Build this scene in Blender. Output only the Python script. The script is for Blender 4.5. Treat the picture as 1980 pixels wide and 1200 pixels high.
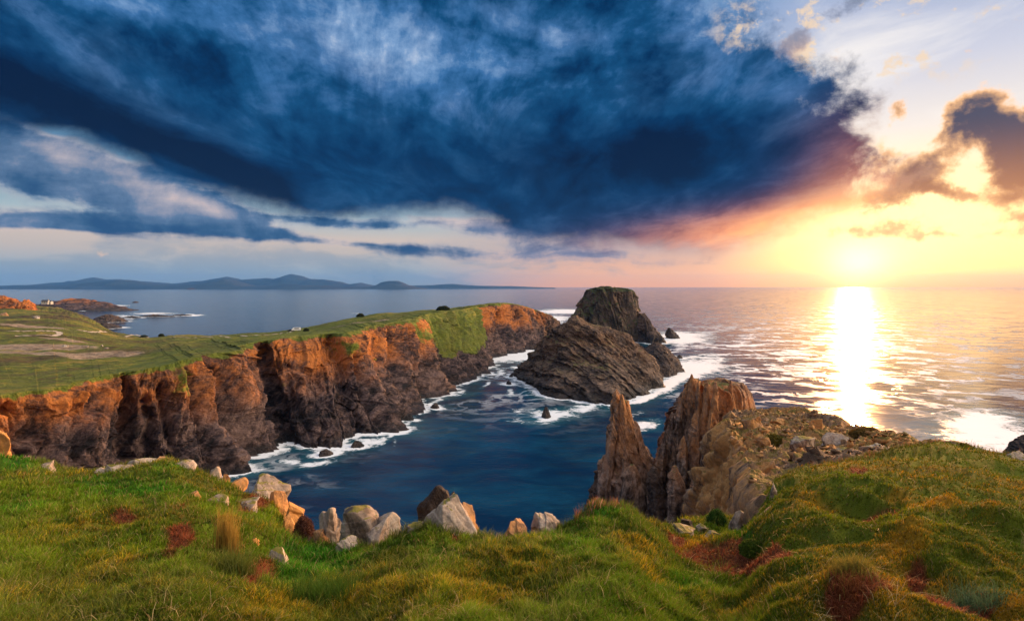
import bpy, math, random
import numpy as np
for o in list(bpy.data.objects): bpy.data.objects.remove(o)
SC = bpy.context.scene
COL = SC.collection
R = math.radians
# ------------------------------------------------------------------ camera
F, CX, HY, EYE = 1100.0, 990.0, 555.0, 50.0       # focal length / principal point of the photo, eye height above the sea
cam = bpy.data.cameras.new('camera'); camo = bpy.data.objects.new('camera', cam); COL.objects.link(camo)
camo.location = (0, 0, EYE); camo.rotation_euler = (R(90), 0, 0)
cam.sensor_width = 36; cam.lens = 36 * F / 1980; cam.shift_y = -45 / 1980
cam.clip_start = 0.1; cam.clip_end = 300000
SC.camera = camo
SC.view_settings.view_transform = 'Standard'; SC.view_settings.look = 'None'
SC.view_settings.exposure = 0.8; SC.view_settings.gamma = 1
try:
    SC.cycles.use_denoising = True
    SC.cycles.max_bounces = 6; SC.cycles.diffuse_bounces = 3; SC.cycles.glossy_bounces = 3
    SC.cycles.transmission_bounces = 3; SC.cycles.volume_bounces = 0; SC.cycles.transparent_max_bounces = 6
    SC.cycles.sample_clamp_indirect = 4; SC.cycles.sample_clamp_direct = 0
    SC.cycles.volume_step_rate = 4
except Exception: pass
# ------------------------------------------------------------------ sun
SUN_AZ, SUN_EL = math.atan((1650 - CX) / F), R(5.0)
sl = bpy.data.lights.new('sun', 'SUN'); sl.energy = 3.5; sl.angle = R(0.6); sl.color = (1.0, 0.46, 0.16)
so = bpy.data.objects.new('sun', sl); COL.objects.link(so)
so.rotation_euler = (R(90) - SUN_EL, 0, math.pi - SUN_AZ)
so.location = (300, 400, 200)

# ------------------------------------------------------------------ tiny node language
class NT:
    def __init__(s, nt): s.nt = nt
    def new(s, t, **k):
        n = s.nt.nodes.new(t)
        for a, v in k.items(): setattr(n, a, v)
        return n
    def put(s, inp, v):
        if isinstance(v, V): s.nt.links.new(v.s, inp)
        elif v is not None:
            try: inp.default_value = v
            except Exception:
                inp.default_value = tuple(v) + (1.0,) if len(v) == 3 else v
    def m(s, op, a, b=None, c=None, clamp=False):
        n = s.new('ShaderNodeMath', operation=op, use_clamp=clamp)
        s.put(n.inputs[0], a)
        if b is not None: s.put(n.inputs[1], b)
        if c is not None: s.put(n.inputs[2], c)
        return V(s, n.outputs[0])
    def xyz(s, v):
        n = s.new('ShaderNodeSeparateXYZ'); s.put(n.inputs[0], v)
        return [V(s, o) for o in n.outputs]
    def comb(s, x, y, z):
        n = s.new('ShaderNodeCombineXYZ')
        for i, v in enumerate((x, y, z)): s.put(n.inputs[i], v)
        return V(s, n.outputs[0])
    def vm(s, op, a, b=None, sc=None):
        n = s.new('ShaderNodeVectorMath', operation=op); s.put(n.inputs[0], a)
        if b is not None: s.put(n.inputs[1], b)
        if sc is not None: s.put(n.inputs['Scale'], sc)
        return V(s, n.outputs[0])
    def noise(s, vec, scale=1, detail=4, rough=.5, dist=0, lac=2, kind=None, out=0):
        n = s.new('ShaderNodeTexNoise')
        if kind: n.noise_type = kind
        s.put(n.inputs['Vector'], vec); s.put(n.inputs['Scale'], scale); s.put(n.inputs['Detail'], detail)
        s.put(n.inputs['Roughness'], rough); s.put(n.inputs['Distortion'], dist); s.put(n.inputs['Lacunarity'], lac)
        return V(s, n.outputs[out])
    def voro(s, vec, scale=1, feature='F1', rnd=1, out='Distance', detail=0):
        n = s.new('ShaderNodeTexVoronoi', feature=feature)
        s.put(n.inputs['Vector'], vec); s.put(n.inputs['Scale'], scale); s.put(n.inputs['Randomness'], rnd)
        s.put(n.inputs['Detail'], detail)
        return V(s, n.outputs[out])
    def step(s, x, a, b, lo=0.0, hi=1.0):
        n = s.new('ShaderNodeMapRange', interpolation_type='SMOOTHSTEP')
        for i, v in enumerate((x, a, b, lo, hi)): s.put(n.inputs[i], v)
        return V(s, n.outputs[0])
    def ramp(s, x, pts, interp='EASE'):
        n = s.new('ShaderNodeValToRGB'); cr = n.color_ramp; cr.interpolation = interp
        while len(cr.elements) < len(pts): cr.elements.new(0.5)
        for e, (p, c) in zip(cr.elements, pts):
            e.position = p; e.color = tuple(c) + (1,)
        s.put(n.inputs[0], x)
        return V(s, n.outputs[0])
    def mix(s, f, a, b, mode='MIX'):
        n = s.new('ShaderNodeMix', data_type='RGBA', blend_type=mode)
        s.put(n.inputs[0], f); s.put(n.inputs[6], a); s.put(n.inputs[7], b)
        return V(s, n.outputs[2])
    def curve(s, x, pts):
        n = s.new('ShaderNodeFloatCurve'); c = n.mapping.curves[0]
        n.mapping.use_clip = False
        while len(c.points) < len(pts): c.points.new(0.5, 0.5)
        for p, (a, b) in zip(c.points, pts): p.location = (a, b); p.handle_type = 'AUTO'
        n.mapping.update(); s.put(n.inputs['Value'], x)
        return V(s, n.outputs[0])
    def attr(s, name, out='Fac'):
        n = s.new('ShaderNodeAttribute', attribute_name=name)
        return V(s, n.outputs[out])
class V:
    def __init__(s, t, sock): s.t, s.s = t, sock
    def __add__(s, o): return s.t.m('ADD', s, o)
    def __radd__(s, o): return s.t.m('ADD', o, s)
    def __sub__(s, o): return s.t.m('SUBTRACT', s, o)
    def __rsub__(s, o): return s.t.m('SUBTRACT', o, s)
    def __mul__(s, o): return s.t.m('MULTIPLY', s, o)
    def __rmul__(s, o): return s.t.m('MULTIPLY', o, s)
    def __truediv__(s, o): return s.t.m('DIVIDE', s, o)
    def clamp(s): return s.t.m('ADD', s, 0.0, clamp=True)

# ------------------------------------------------------------------ sky
world = bpy.data.worlds.new("World"); SC.world = world; world.use_nodes = True
wt = world.node_tree; wt.nodes.clear()
def build_sky():
    T = NT(wt)
    d = V(T, T.new('ShaderNodeTexCoord').outputs['Generated'])
    x, y, z = T.xyz(d)
    az = T.m('ARCTAN2', x, y)
    h = T.m('SQRT', x * x + y * y)
    e = z / T.m('MAXIMUM', h, 0.02)
    A = lambda px: math.atan((px - CX) / F)
    EE = lambda px, py: (HY - py) * math.cos(A(px)) / F
    ec = T.m('MAXIMUM', e, 0.0)
    # perspective-correct cloud deck coordinates
    zz = T.m('MAXIMUM', z, 0.0) + 0.10
    P = T.comb(x / zz, y / zz, 0.0)
    Q = T.comb(az, e, 0.0)
    # domain warps
    w1 = T.noise(Q, 3.0, 4, .55, out=1); w1 = T.vm('SUBTRACT', w1, (.5, .5, .5))
    w2 = T.noise(Q, 11.0, 6, .62, out=1); w2 = T.vm('SUBTRACT', w2, (.5, .5, .5))
    Qw = T.vm('ADD', Q, T.vm('MULTIPLY', w1, (.16, .06, 0)))
    Qs = T.vm('ADD', Q, T.vm('MULTIPLY', w1, (.10, .035, 0)))
    Qf = T.vm('ADD', Qs, T.vm('MULTIPLY', w2, (.09, .07, 0)))
    def g(q, px, py, wx, wy, rot=0, p=1.0):
        a0, e0 = A(px), EE(px, py)
        k = math.cos(A(px))
        n = T.new('ShaderNodeMapping', vector_type='TEXTURE')
        T.put(n.inputs[0], q); n.inputs['Location'].default_value = (a0, e0, 0)
        n.inputs['Rotation'].default_value = (0, 0, R(rot)); n.inputs['Scale'].default_value = (wx * k * k / F, wy * k / F, 1)
        l = T.vm('DOT_PRODUCT', V(T, n.outputs[0]), V(T, n.outputs[0]))
        l = V(T, l.s.node.outputs['Value'])
        return T.m('POWER', 2.718, l * -1.0)
    def sm(lst):
        r = lst[0]
        for v in lst[1:]: r = r + v
        return r
    # ---- cloud texture fields
    nP = T.noise(P, 1.6, 9, .6, .25)                        # deck, wispy
    nP2 = (T.noise(T.vm('MULTIPLY', P, (1.0, .42, 1)), 3.0, 10, .66, .5) - .5) * 1.35 + .5
    nQ = (T.noise(Qs, 10.0, 10, .64, .15) - .5) * 1.9 + .5
    nL = (T.noise(T.vm('MULTIPLY', Qs, (1, 1.6, 1)), 4.0, 7, .58, .2) - .5) * 1.8 + .5
    nH = (T.noise(T.vm('MULTIPLY', Qw, (1, 5.0, 1)), 3.6, 9, .60, .3) - .5) * 1.8 + .5   # flat bars near the horizon
    # streaks fanning up from low centre (virga blown toward the viewer)
    a0, e0 = A(760), EE(760, 620)
    qx, qy, _ = T.xyz(Qs)
    ang = T.m('ARCTAN2', qx - a0, qy - e0)
    rad = T.m('SQRT', (qx - a0) * (qx - a0) + (qy - e0) * (qy - e0))
    nS = T.noise(T.comb(ang * 2.6, rad * 1.5, 0.0), 3.4, 9, .62, .25)
    # ---- main mass
    def nrm(a): return (a + 1.1) / 2.2
    qa, qe, _ = T.xyz(Qs)
    low = T.curve(nrm(qa), [(0, .6), (nrm(A(-300)), EE(-300, 190) * 1.5)] + [(nrm(A(p)), EE(p, q) * 1.5) for p, q in
          ((0, 242), (170, 285), (330, 338), (480, 388), (620, 408), (800, 410), (930, 425), (1010, 458), (1150, 478), (1350, 478), (1500, 452), (1600, 425), (1680, 400), (1740, 380), (1900, 340))] + [(1, .45)])
    low = low / 1.5
    fineb = (nQ - .5) * .022 + (nL - .5) * .03
    a_ = T.step(qe - low + fineb * 1.5 + (nH - .5) * .02, -.022, .024)
    fa, fe, _ = T.xyz(Qf)
    right = T.curve(T.m('MAXIMUM', fe, 0.0) * 1.4, [(EE(p, q) * 1.4, nrm(A(p)) ) for p, q in
          ((1540, 560), (1560, 480), (1640, 440), (1700, 400), (1715, 340), (1712, 280), (1655, 215), (1600, 165), (1500, 110), (1440, 70), (1430, 10), (1440, -150))])
    right = right * 2.2 - 1.1
    b_ = T.step(fa - right + (nQ - .5) * .16 + (nL - .5) * .05, .045, -.04)
    main = a_ * b_
    # second layer under the mass, left
    def blob(q, *a, t0=.35, t1=.6, am=.5):
        v = g(q, *a) + (nQ - .5) * am
        return T.step(v, t0, t1)
    lowers = sm([g(Qs, 120, 325, 330, 46, -12) * 1.1, g(Qs, 60, 275, 160, 30, -14) * .9, g(Qs, 240, 350, 200, 34, -16) * .8, g(Qs, 620, 425, 160, 14, -3) * .7, g(Qs, 930, 432, 130, 20, -6) * .7, g(Qs, 700, 470, 200, 8, -2) * .4, g(Qs, 420, 385, 110, 20, -24) * .5, g(Qs, 40, 345, 200, 26, -4) * .8, g(Qs, 330, 405, 190, 26, -14) * .9, g(Qs, 130, 435, 330, 22, 2) * 1.1,
                 g(Qs, 520, 448, 270, 15, -6) * .75, g(Qs, 850, 490, 150, 12, -2) * .5, g(Qs, 730, 432, 120, 14) * .6, g(Qs, 1100, 492, 200, 24, -3) * .72, g(Qs, 1000, 440, 90, 20) * .5])
    lower = T.step(lowers * .86 + (nH - .5) * 1.05 + (nQ - .5) * .6, .20, .84)
    rights = sm([g(Qf, 1862, 238, 62, 40, 25) * 1.15, g(Qf, 1960, 250, 75, 50, -10) * 1.2, g(Qf, 1960, 350, 80, 46, 10) * 1.25, g(Qf, 1735, 208, 34, 22) * 1.0,
                 g(Qf, 1750, 350, 80, 36, -15) * 1.15, g(Qf, 1700, 385, 60, 30, 0) * 1.0, g(Qf, 1820, 370, 60, 16, -10) * .8, g(Qf, 1530, 95, 60, 34, 30) * .95, g(Qf, 1630, 20, 60, 30, 10) * .9,
                 g(Qf, 1850, 452, 120, 12, -4) * .7, g(Qf, 1800, 310, 60, 34, 20) * .75, g(Qf, 1690, 300, 40, 30, 0) * .7, g(Qf, 1920, 310, 70, 50, 30) * .8, g(Qf, 1720, 440, 90, 16, 4) * .8, g(Qf, 1900, 180, 60, 22, 20) * .7, g(Qf, 1600, 120, 50, 20, 20) * .6, g(Qf, 1960, 420, 60, 18) * .7, g(Qf, 1870, 90, 28, 16, -30) * .8, g(Qf, 2150, 300, 160, 90) * 1.2])
    nR = (T.noise(Q, 17.0, 9, .62, .2) - .5) * 2.0
    rightc = T.step(rights * .80 + nR * .95 + (nQ - .5) * .75, .40, .82)
    # ---- darkness inside the mass
    dark = sm([g(Qs, 190, 215, 330, 60, -14) * .34, g(Qs, 30, 190, 170, 85, -10) * .32, g(Qs, 400, 305, 190, 40, -22) * .55, g(Qs, 520, 352, 90, 30, -28) * .35,
               g(Qs, 1230, 320, 330, 90, 0) * .36, g(Qs, 1180, 300, 120, 40, 0) * .12, g(Qs, 300, 90, 240, 50, -6) * .16, g(Qs, 760, 290, 190, 90) * .14,
               g(Qs, 1000, 420, 300, 40, -3) * .12, g(Qs, 1640, 240, 60, 60) * .10])
    light = sm([g(Qs, 700, 60, 250, 90, -10) * .36, g(Qs, 250, 5, 240, 40) * .34, g(Qs, 960, 120, 260, 110, 25) * .12, g(Qs, 1120, 40, 120, 50) * .05, g(Qs, 570, 190, 120, 70, -30) * .14,
                g(Qs, 300, 155, 110, 30, -20) * .14, g(Qs, 1350, 60, 140, 80) * .12, g(Qs, 1500, 170, 90, 50, 30) * .12, g(Qs, 380, 240, 100, 14, -14) * .14, g(Qs, 60, 60, 100, 60) * .08, g(Qs, 1430, 400, 300, 26, 4) * .05])
    topf = T.step(e, EE(800, 330), EE(800, 120))
    tex = (nS - .5) * (topf * .55 + .08) + (nP2 - .5) * .56 + (nQ - .5) * (topf * .30 + .22) + (nL - .5) * (topf * .45 + .30)
    gry = T.step(nL * .6 + nP2 * .4, .42, .75)
    shade = .665 + dark * .66 - light - tex
    shade = shade.clamp()
    cold = T.ramp(shade, [(0, (.60, .70, .86)), (.22, (.20, .36, .62)), (.42, (.045, .165, .39)), (.62, (.006, .072, .195)), (.80, (.0005, .030, .105)), (1, (.0005, .008, .040))], 'LINEAR')
    cold = T.mix(gry * .28, cold, T.ramp(shade, [(0, (.66, .66, .72)), (.3, (.26, .28, .38)), (.55, (.075, .10, .18)), (.8, (.012, .030, .075)), (1, (.002, .008, .03))], 'LINEAR'))
    warm = T.ramp(shade, [(0, (1.3, .80, .42)), (.30, (.85, .42, .24)), (.55, (.34, .16, .14)), (.8, (.085, .055, .085)), (1, (.02, .022, .055))], 'LINEAR')
    wf = (g(Q, 1600, 440, 380, 56, 3) * 1.25 + g(Q, 1660, 350, 130, 120) * .35 + g(Q, 1960, 330, 200, 160) * .6 + g(Q, 1750, 240, 160, 80) * .35 + g(Q, 1250, 488, 280, 22) * .35).clamp()
    lift = g(Q, 1620, 410, 190, 75) * .72 + g(Q, 1430, 455, 360, 40) * .38 + g(Q, 1640, 320, 120, 70) * .2
    warm2 = T.ramp((shade - lift).clamp(), [(0, (1.5, .62, .22)), (.30, (1.05, .36, .15)), (.55, (.46, .14, .08)), (.8, (.13, .050, .060)), (1, (.025, .02, .05))], 'LINEAR')
    mcol = T.mix(wf, cold, warm2)
    # ---- clear sky behind the clouds
    leftc = T.ramp(e * 2.0, [(0, (.34, .42, .50)), (EE(300, 520) * 2, (.42, .50, .56)), (EE(300, 480) * 2, (.66, .56, .50)), (EE(300, 450) * 2, (.74, .60, .52)), (EE(100, 400) * 2, (.42, .56, .62)), (EE(300, 370) * 2, (.26, .38, .50)), (EE(100, 280) * 2, (.14, .30, .48)), (1, (.06, .22, .52))], 'LINEAR')
    midc = T.ramp(e * 2.0, [(0, (1.3, .52, .20)), (EE(1200, 530) * 2, (1.25, .58, .28)), (EE(1200, 480) * 2, (.60, .44, .44)), (EE(1200, 300) * 2, (.4, .5, .65)), (1, (.10, .30, .62))], 'LINEAR')
    rightcol = T.ramp(e * 2.0, [(0, (2.1, .92, .22)), (EE(1800, 500) * 2, (2.7, 1.35, .40)), (EE(1800, 420) * 2, (2.3, 1.35, .55)), (EE(1800, 330) * 2, (1.6, 1.12, .66)), (EE(1800, 240) * 2, (1.05, .95, .88)), (EE(1800, 110) * 2, (.70, .72, .86)), (1, (.30, .42, .70))], 'LINEAR')
    f1 = T.step(az, A(760), A(1180)); f2 = T.step(az, A(1330), A(1640))
    clear = T.mix(f2, T.mix(f1, leftc, midc), rightcol)
    bars = T.step(nH + (nQ - .5) * .3, .40, .66) * T.step(e, EE(500, 430), EE(500, 500)) * T.step(az, A(1350), A(1150))
    clear = T.mix(bars * .55, clear, (.25, .35, .46))
    veil = T.step((T.noise(T.vm('MULTIPLY', P, (1, .5, 1)), 2.6, 9, .64, .5) - .5) * 1.6 + g(Q, 1590, 170, 200, 110, 20) * .5 + .25, .30, .95) * T.step(az, A(1250), A(1500)) * T.step(e, .05, .18)
    clear = T.mix(veil * .8, clear, (1.15, 1.08, 1.02))
    # thin white veil and little lit puffs, upper right
    puff = T.step(nQ * .55 + T.noise(Qf, 30, 8, .66) * .6, .58, .70) * T.step(g(Q, 1750, 60, 300, 110) + g(Q, 1500, 60, 160, 90), .2, .8)
    clear = T.mix(puff * .85, clear, (1.05, .78, .52))
    # Nishita base
    sky = T.new('ShaderNodeTexSky', sky_type='NISHITA'); sky.sun_disc = False
    sky.sun_elevation = SUN_EL; sky.sun_rotation = SUN_AZ
    nis = T.vm('SCALE', V(T, sky.outputs[0]), sc=0.06)
    clear = T.mix(.12, clear, nis)
    # ---- lower clouds
    pk = g(Qs, 370, 385, 130, 24, -22) * .45 + g(Qs, 520, 425, 120, 14, -10) * .3 + g(Qs, 880, 425, 120, 18) * .4 + g(Qs, 90, 290, 90, 14, -14) * .2
    lcol = T.ramp((lower * .66 + (nQ - .5) * .75 + (nL - .5) * .9 + (nH - .5) * .5 + .12 - pk).clamp(), [(0, (.78, .60, .55)), (.28, (.42, .40, .46)), (.6, (.12, .20, .34)), (.85, (.04, .11, .23)), (1, (.02, .075, .19))], 'LINEAR')
    lcol = T.mix(f1 * .6, lcol, (.30, .24, .32))
    c = T.mix(lower * T.step(az, A(1560), A(1200)), clear, lcol)
    rcol = T.mix(T.step(rights * .6 + nR * .6 + (nQ - .5) * .4, .30, .85), (1.5, .80, .32), T.mix(T.step(e, EE(1900, 420), EE(1900, 210)), (.62, .24, .08), (.10, .09, .13)))
    rcol = T.mix(T.step(e, .30, .42), rcol, (.26, .30, .42))
    c = T.mix(rightc, c, rcol)
    mcol = T.mix(T.step(b_, .75, .25) * wf * .7, mcol, (1.3, .85, .50))
    c = T.mix(main, c, mcol)
    # ---- aureole of the low sun
    gl = g(Q, 1658, 514, 56, 42) * 1.5 + g(Q, 1680, 500, 120, 50) * .6 + g(Q, 1820, 460, 190, 80) * .3
    glv = T.vm('SCALE', (1.0, .66, .28), sc=gl)
    c = T.vm('ADD', c, glv)
    wide = T.vm('SCALE', (1.0, .62, .34), sc=g(Q, 1640, 530, 420, 22) * .12)
    c = T.vm('ADD', c, wide)
    # ---- the open sky behind the viewer
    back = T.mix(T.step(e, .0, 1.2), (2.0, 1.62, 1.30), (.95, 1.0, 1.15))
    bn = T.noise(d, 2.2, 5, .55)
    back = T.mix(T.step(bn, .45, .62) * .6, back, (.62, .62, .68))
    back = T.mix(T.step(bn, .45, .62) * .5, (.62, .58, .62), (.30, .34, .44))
    # added bright fill lobe in the unseen sky at right, for rock relief
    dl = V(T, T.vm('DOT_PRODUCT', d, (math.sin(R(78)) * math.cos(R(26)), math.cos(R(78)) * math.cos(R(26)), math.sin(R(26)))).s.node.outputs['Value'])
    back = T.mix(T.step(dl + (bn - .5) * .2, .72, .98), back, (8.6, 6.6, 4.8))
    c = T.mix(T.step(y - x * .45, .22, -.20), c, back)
    over = T.mix(T.step(nP, .35, .65), (.55, .68, .95), (1.7, 1.65, 1.65))  # unseen zenith sky, made brighter to light the turf from overhead
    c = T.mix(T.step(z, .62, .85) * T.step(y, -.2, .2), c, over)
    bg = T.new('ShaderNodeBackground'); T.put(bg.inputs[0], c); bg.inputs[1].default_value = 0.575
    out = T.new('ShaderNodeOutputWorld'); wt.links.new(bg.outputs[0], out.inputs[0])
build_sky()
try:
    world.cycles.sampling_method = 'MANUAL'; world.cycles.sample_map_resolution = 1024
except Exception: pass
# ------------------------------------------------------------------ numpy noise
_rs = np.random.RandomState(7)
_perm = _rs.permutation(256).astype(np.int32); _perm = np.concatenate([_perm, _perm])
_g = _rs.normal(size=(256, 3)).astype(np.float32); _g /= np.linalg.norm(_g, axis=1)[:, None]
def perlin(x, y, z=0.0, seed=0):
    x, y, z = np.broadcast_arrays(np.asarray(x, np.float32), np.asarray(y, np.float32), np.asarray(z, np.float32))
    x = x + seed * 17.31; y = y + seed * 5.77; z = z + seed * 9.13
    xi, yi, zi = np.floor(x), np.floor(y), np.floor(z)
    xf, yf, zf = x - xi, y - yi, z - zi
    xi, yi, zi = xi.astype(np.int32) & 255, yi.astype(np.int32) & 255, zi.astype(np.int32) & 255
    u, v, w = [t * t * t * (t * (t * 6 - 15) + 10) for t in (xf, yf, zf)]
    r = 0
    for dx in (0, 1):
        wx = u if dx else 1 - u
        px = _perm[(xi + dx) & 255]
        for dy in (0, 1):
            wy = v if dy else 1 - v
            py = _perm[(px + yi + dy) & 255]
            for dz in (0, 1):
                wz = w if dz else 1 - w
                g = _g[_perm[(py + zi + dz) & 255]]
                r = r + wx * wy * wz * (g[..., 0] * (xf - dx) + g[..., 1] * (yf - dy) + g[..., 2] * (zf - dz))
    return r * 1.6
def fbm(x, y, z=0.0, o=4, seed=0, gain=.5, lac=2.03, ridge=False):
    r, a, f, t = 0, 1.0, 1.0, 0
    for k in range(o):
        n = perlin(np.asarray(x) * f, np.asarray(y) * f, np.asarray(z) * f, seed + k * 3)
        if ridge: n = 1 - 2 * np.abs(n) * 1.3
        r = r + a * n; t += a; a *= gain; f *= lac
    return r / t
def hsh(i, seed=0):
    v = np.sin(np.asarray(i, np.float64) * 127.1 + seed * 311.7) * 43758.5453
    return (v - np.floor(v)).astype(np.float32)
def layers(q, L, seed=0, edge=.12):
    "bedding slabs: every layer of thickness L stands out by its own amount, -1..1"
    q = np.asarray(q) / L; i = np.floor(q); f = q - i
    s = np.clip((f - (1 - edge)) / edge, 0, 1); s = s * s * (3 - 2 * s)
    return (hsh(i, seed) * (1 - s) + hsh(i + 1, seed) * s) * 2 - 1
def sstep(x, a, b):
    t = np.clip((np.asarray(x, np.float32) - a) / (b - a), 0, 1); return t * t * (3 - 2 * t)
def P3(px, py, D): return ((px - CX) / F * D, D, EYE - (py - HY) / F * D)
def seaD(py): return EYE * F / (py - HY)
# ------------------------------------------------------------------ mesh helpers
def tag(o, label=None, cat=None, group=None, kind=None):
    for k, v in (('label', label), ('category', cat), ('group', group), ('kind', kind)):
        if v: o[k] = v
    return o
def mesh(name, verts, faces, mat=None, parent=None, smooth=True, attrs=None, origin=None):
    verts = np.ascontiguousarray(verts, np.float32).reshape(-1, 3)
    if origin is not None: verts = verts - np.asarray(origin, np.float32)
    me = bpy.data.meshes.new(name)
    if isinstance(faces, (list, tuple)) and faces and isinstance(faces[0], (list, tuple)):
        me.from_pydata(verts.tolist(), [], faces)
    else:
        faces = np.ascontiguousarray(faces, np.int32); n = faces.shape[1]
        me.vertices.add(len(verts)); me.vertices.foreach_set('co', verts.ravel())
        me.loops.add(faces.size); me.loops.foreach_set('vertex_index', faces.ravel())
        me.polygons.add(len(faces)); me.polygons.foreach_set('loop_start', np.arange(0, faces.size, n, dtype=np.int32))
        me.update(calc_edges=True)
    if smooth: me.polygons.foreach_set('use_smooth', np.ones(len(me.polygons), bool))
    for k, a in (attrs or {}).items():
        a = np.ascontiguousarray(a, np.float32)
        if a.ndim == 2:
            at = me.color_attributes.new(k, 'FLOAT_COLOR', 'POINT'); at.data.foreach_set('color', a.ravel())
        else:
            at = me.attributes.new(k, 'FLOAT', 'POINT'); at.data.foreach_set('value', a.ravel())
    if mat: me.materials.append(mat)
    me.update()
    o = bpy.data.objects.new(name, me); COL.objects.link(o)
    if origin is not None: o.location = origin
    if parent:
        o.parent = parent; o.location = (0, 0, 0) if origin is None else origin
    return o
def gridf(nu, nv, wrap=False):
    i = np.arange(nu if wrap else nu - 1); j = np.arange(nv - 1)
    I, J = np.meshgrid(i, j, indexing='ij'); I2 = (I + 1) % nu
    return np.stack([I * nv + J, I2 * nv + J, I2 * nv + J + 1, I * nv + J + 1], -1).reshape(-1, 4)
def gnormals(Pg):
    du = np.gradient(Pg, axis=0); dv = np.gradient(Pg, axis=1)
    n = np.cross(du, dv); return n / (np.linalg.norm(n, axis=-1, keepdims=True) + 1e-9)
def catmull(t, pts):
    "interpolate a table (n, k) at parameter t in 0..n-1"
    p = np.asarray(pts, np.float64); n = len(p)
    p = np.vstack([2 * p[0] - p[1], p, 2 * p[-1] - p[-2]])
    i = np.clip(np.floor(t).astype(int), 0, n - 2); f = (t - i)[..., None]
    a, b, c, d = p[i], p[i + 1], p[i + 2], p[i + 3]
    m1, m2 = (c - a) * .5 * .8, (d - b) * .5 * .8
    return (2*f**3 - 3*f**2 + 1) * b + (f**3 - 2*f**2 + f) * m1 + (-2*f**3 + 3*f**2) * c + (f**3 - f**2) * m2
# ------------------------------------------------------------------ materials
def newmat(name):
    m = bpy.data.materials.new(name); m.use_nodes = True; m.node_tree.nodes.clear(); return m, NT(m.node_tree)
def finish(T, col, rough=.9, height=None, bstr=.5, bdist=.3, spec=.25, transl=None, normal=None):
    b = T.new('ShaderNodeBsdfPrincipled'); T.put(b.inputs['Base Color'], col); T.put(b.inputs['Roughness'], rough)
    b.inputs['Specular IOR Level'].default_value = spec
    if height is not None:
        bu = T.new('ShaderNodeBump'); bu.inputs['Strength'].default_value = bstr; bu.inputs['Distance'].default_value = bdist
        T.put(bu.inputs['Height'], height); T.nt.links.new(bu.outputs[0], b.inputs['Normal'])
    o = T.new('ShaderNodeOutputMaterial')
    if transl:
        t = T.new('ShaderNodeBsdfTranslucent'); T.put(t.inputs[0], col)
        mx = T.new('ShaderNodeMixShader'); mx.inputs[0].default_value = transl
        T.nt.links.new(b.outputs[0], mx.inputs[1]); T.nt.links.new(t.outputs[0], mx.inputs[2]); T.nt.links.new(mx.outputs[0], o.inputs[0])
    else: T.nt.links.new(b.outputs[0], o.inputs[0])
    return b
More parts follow.
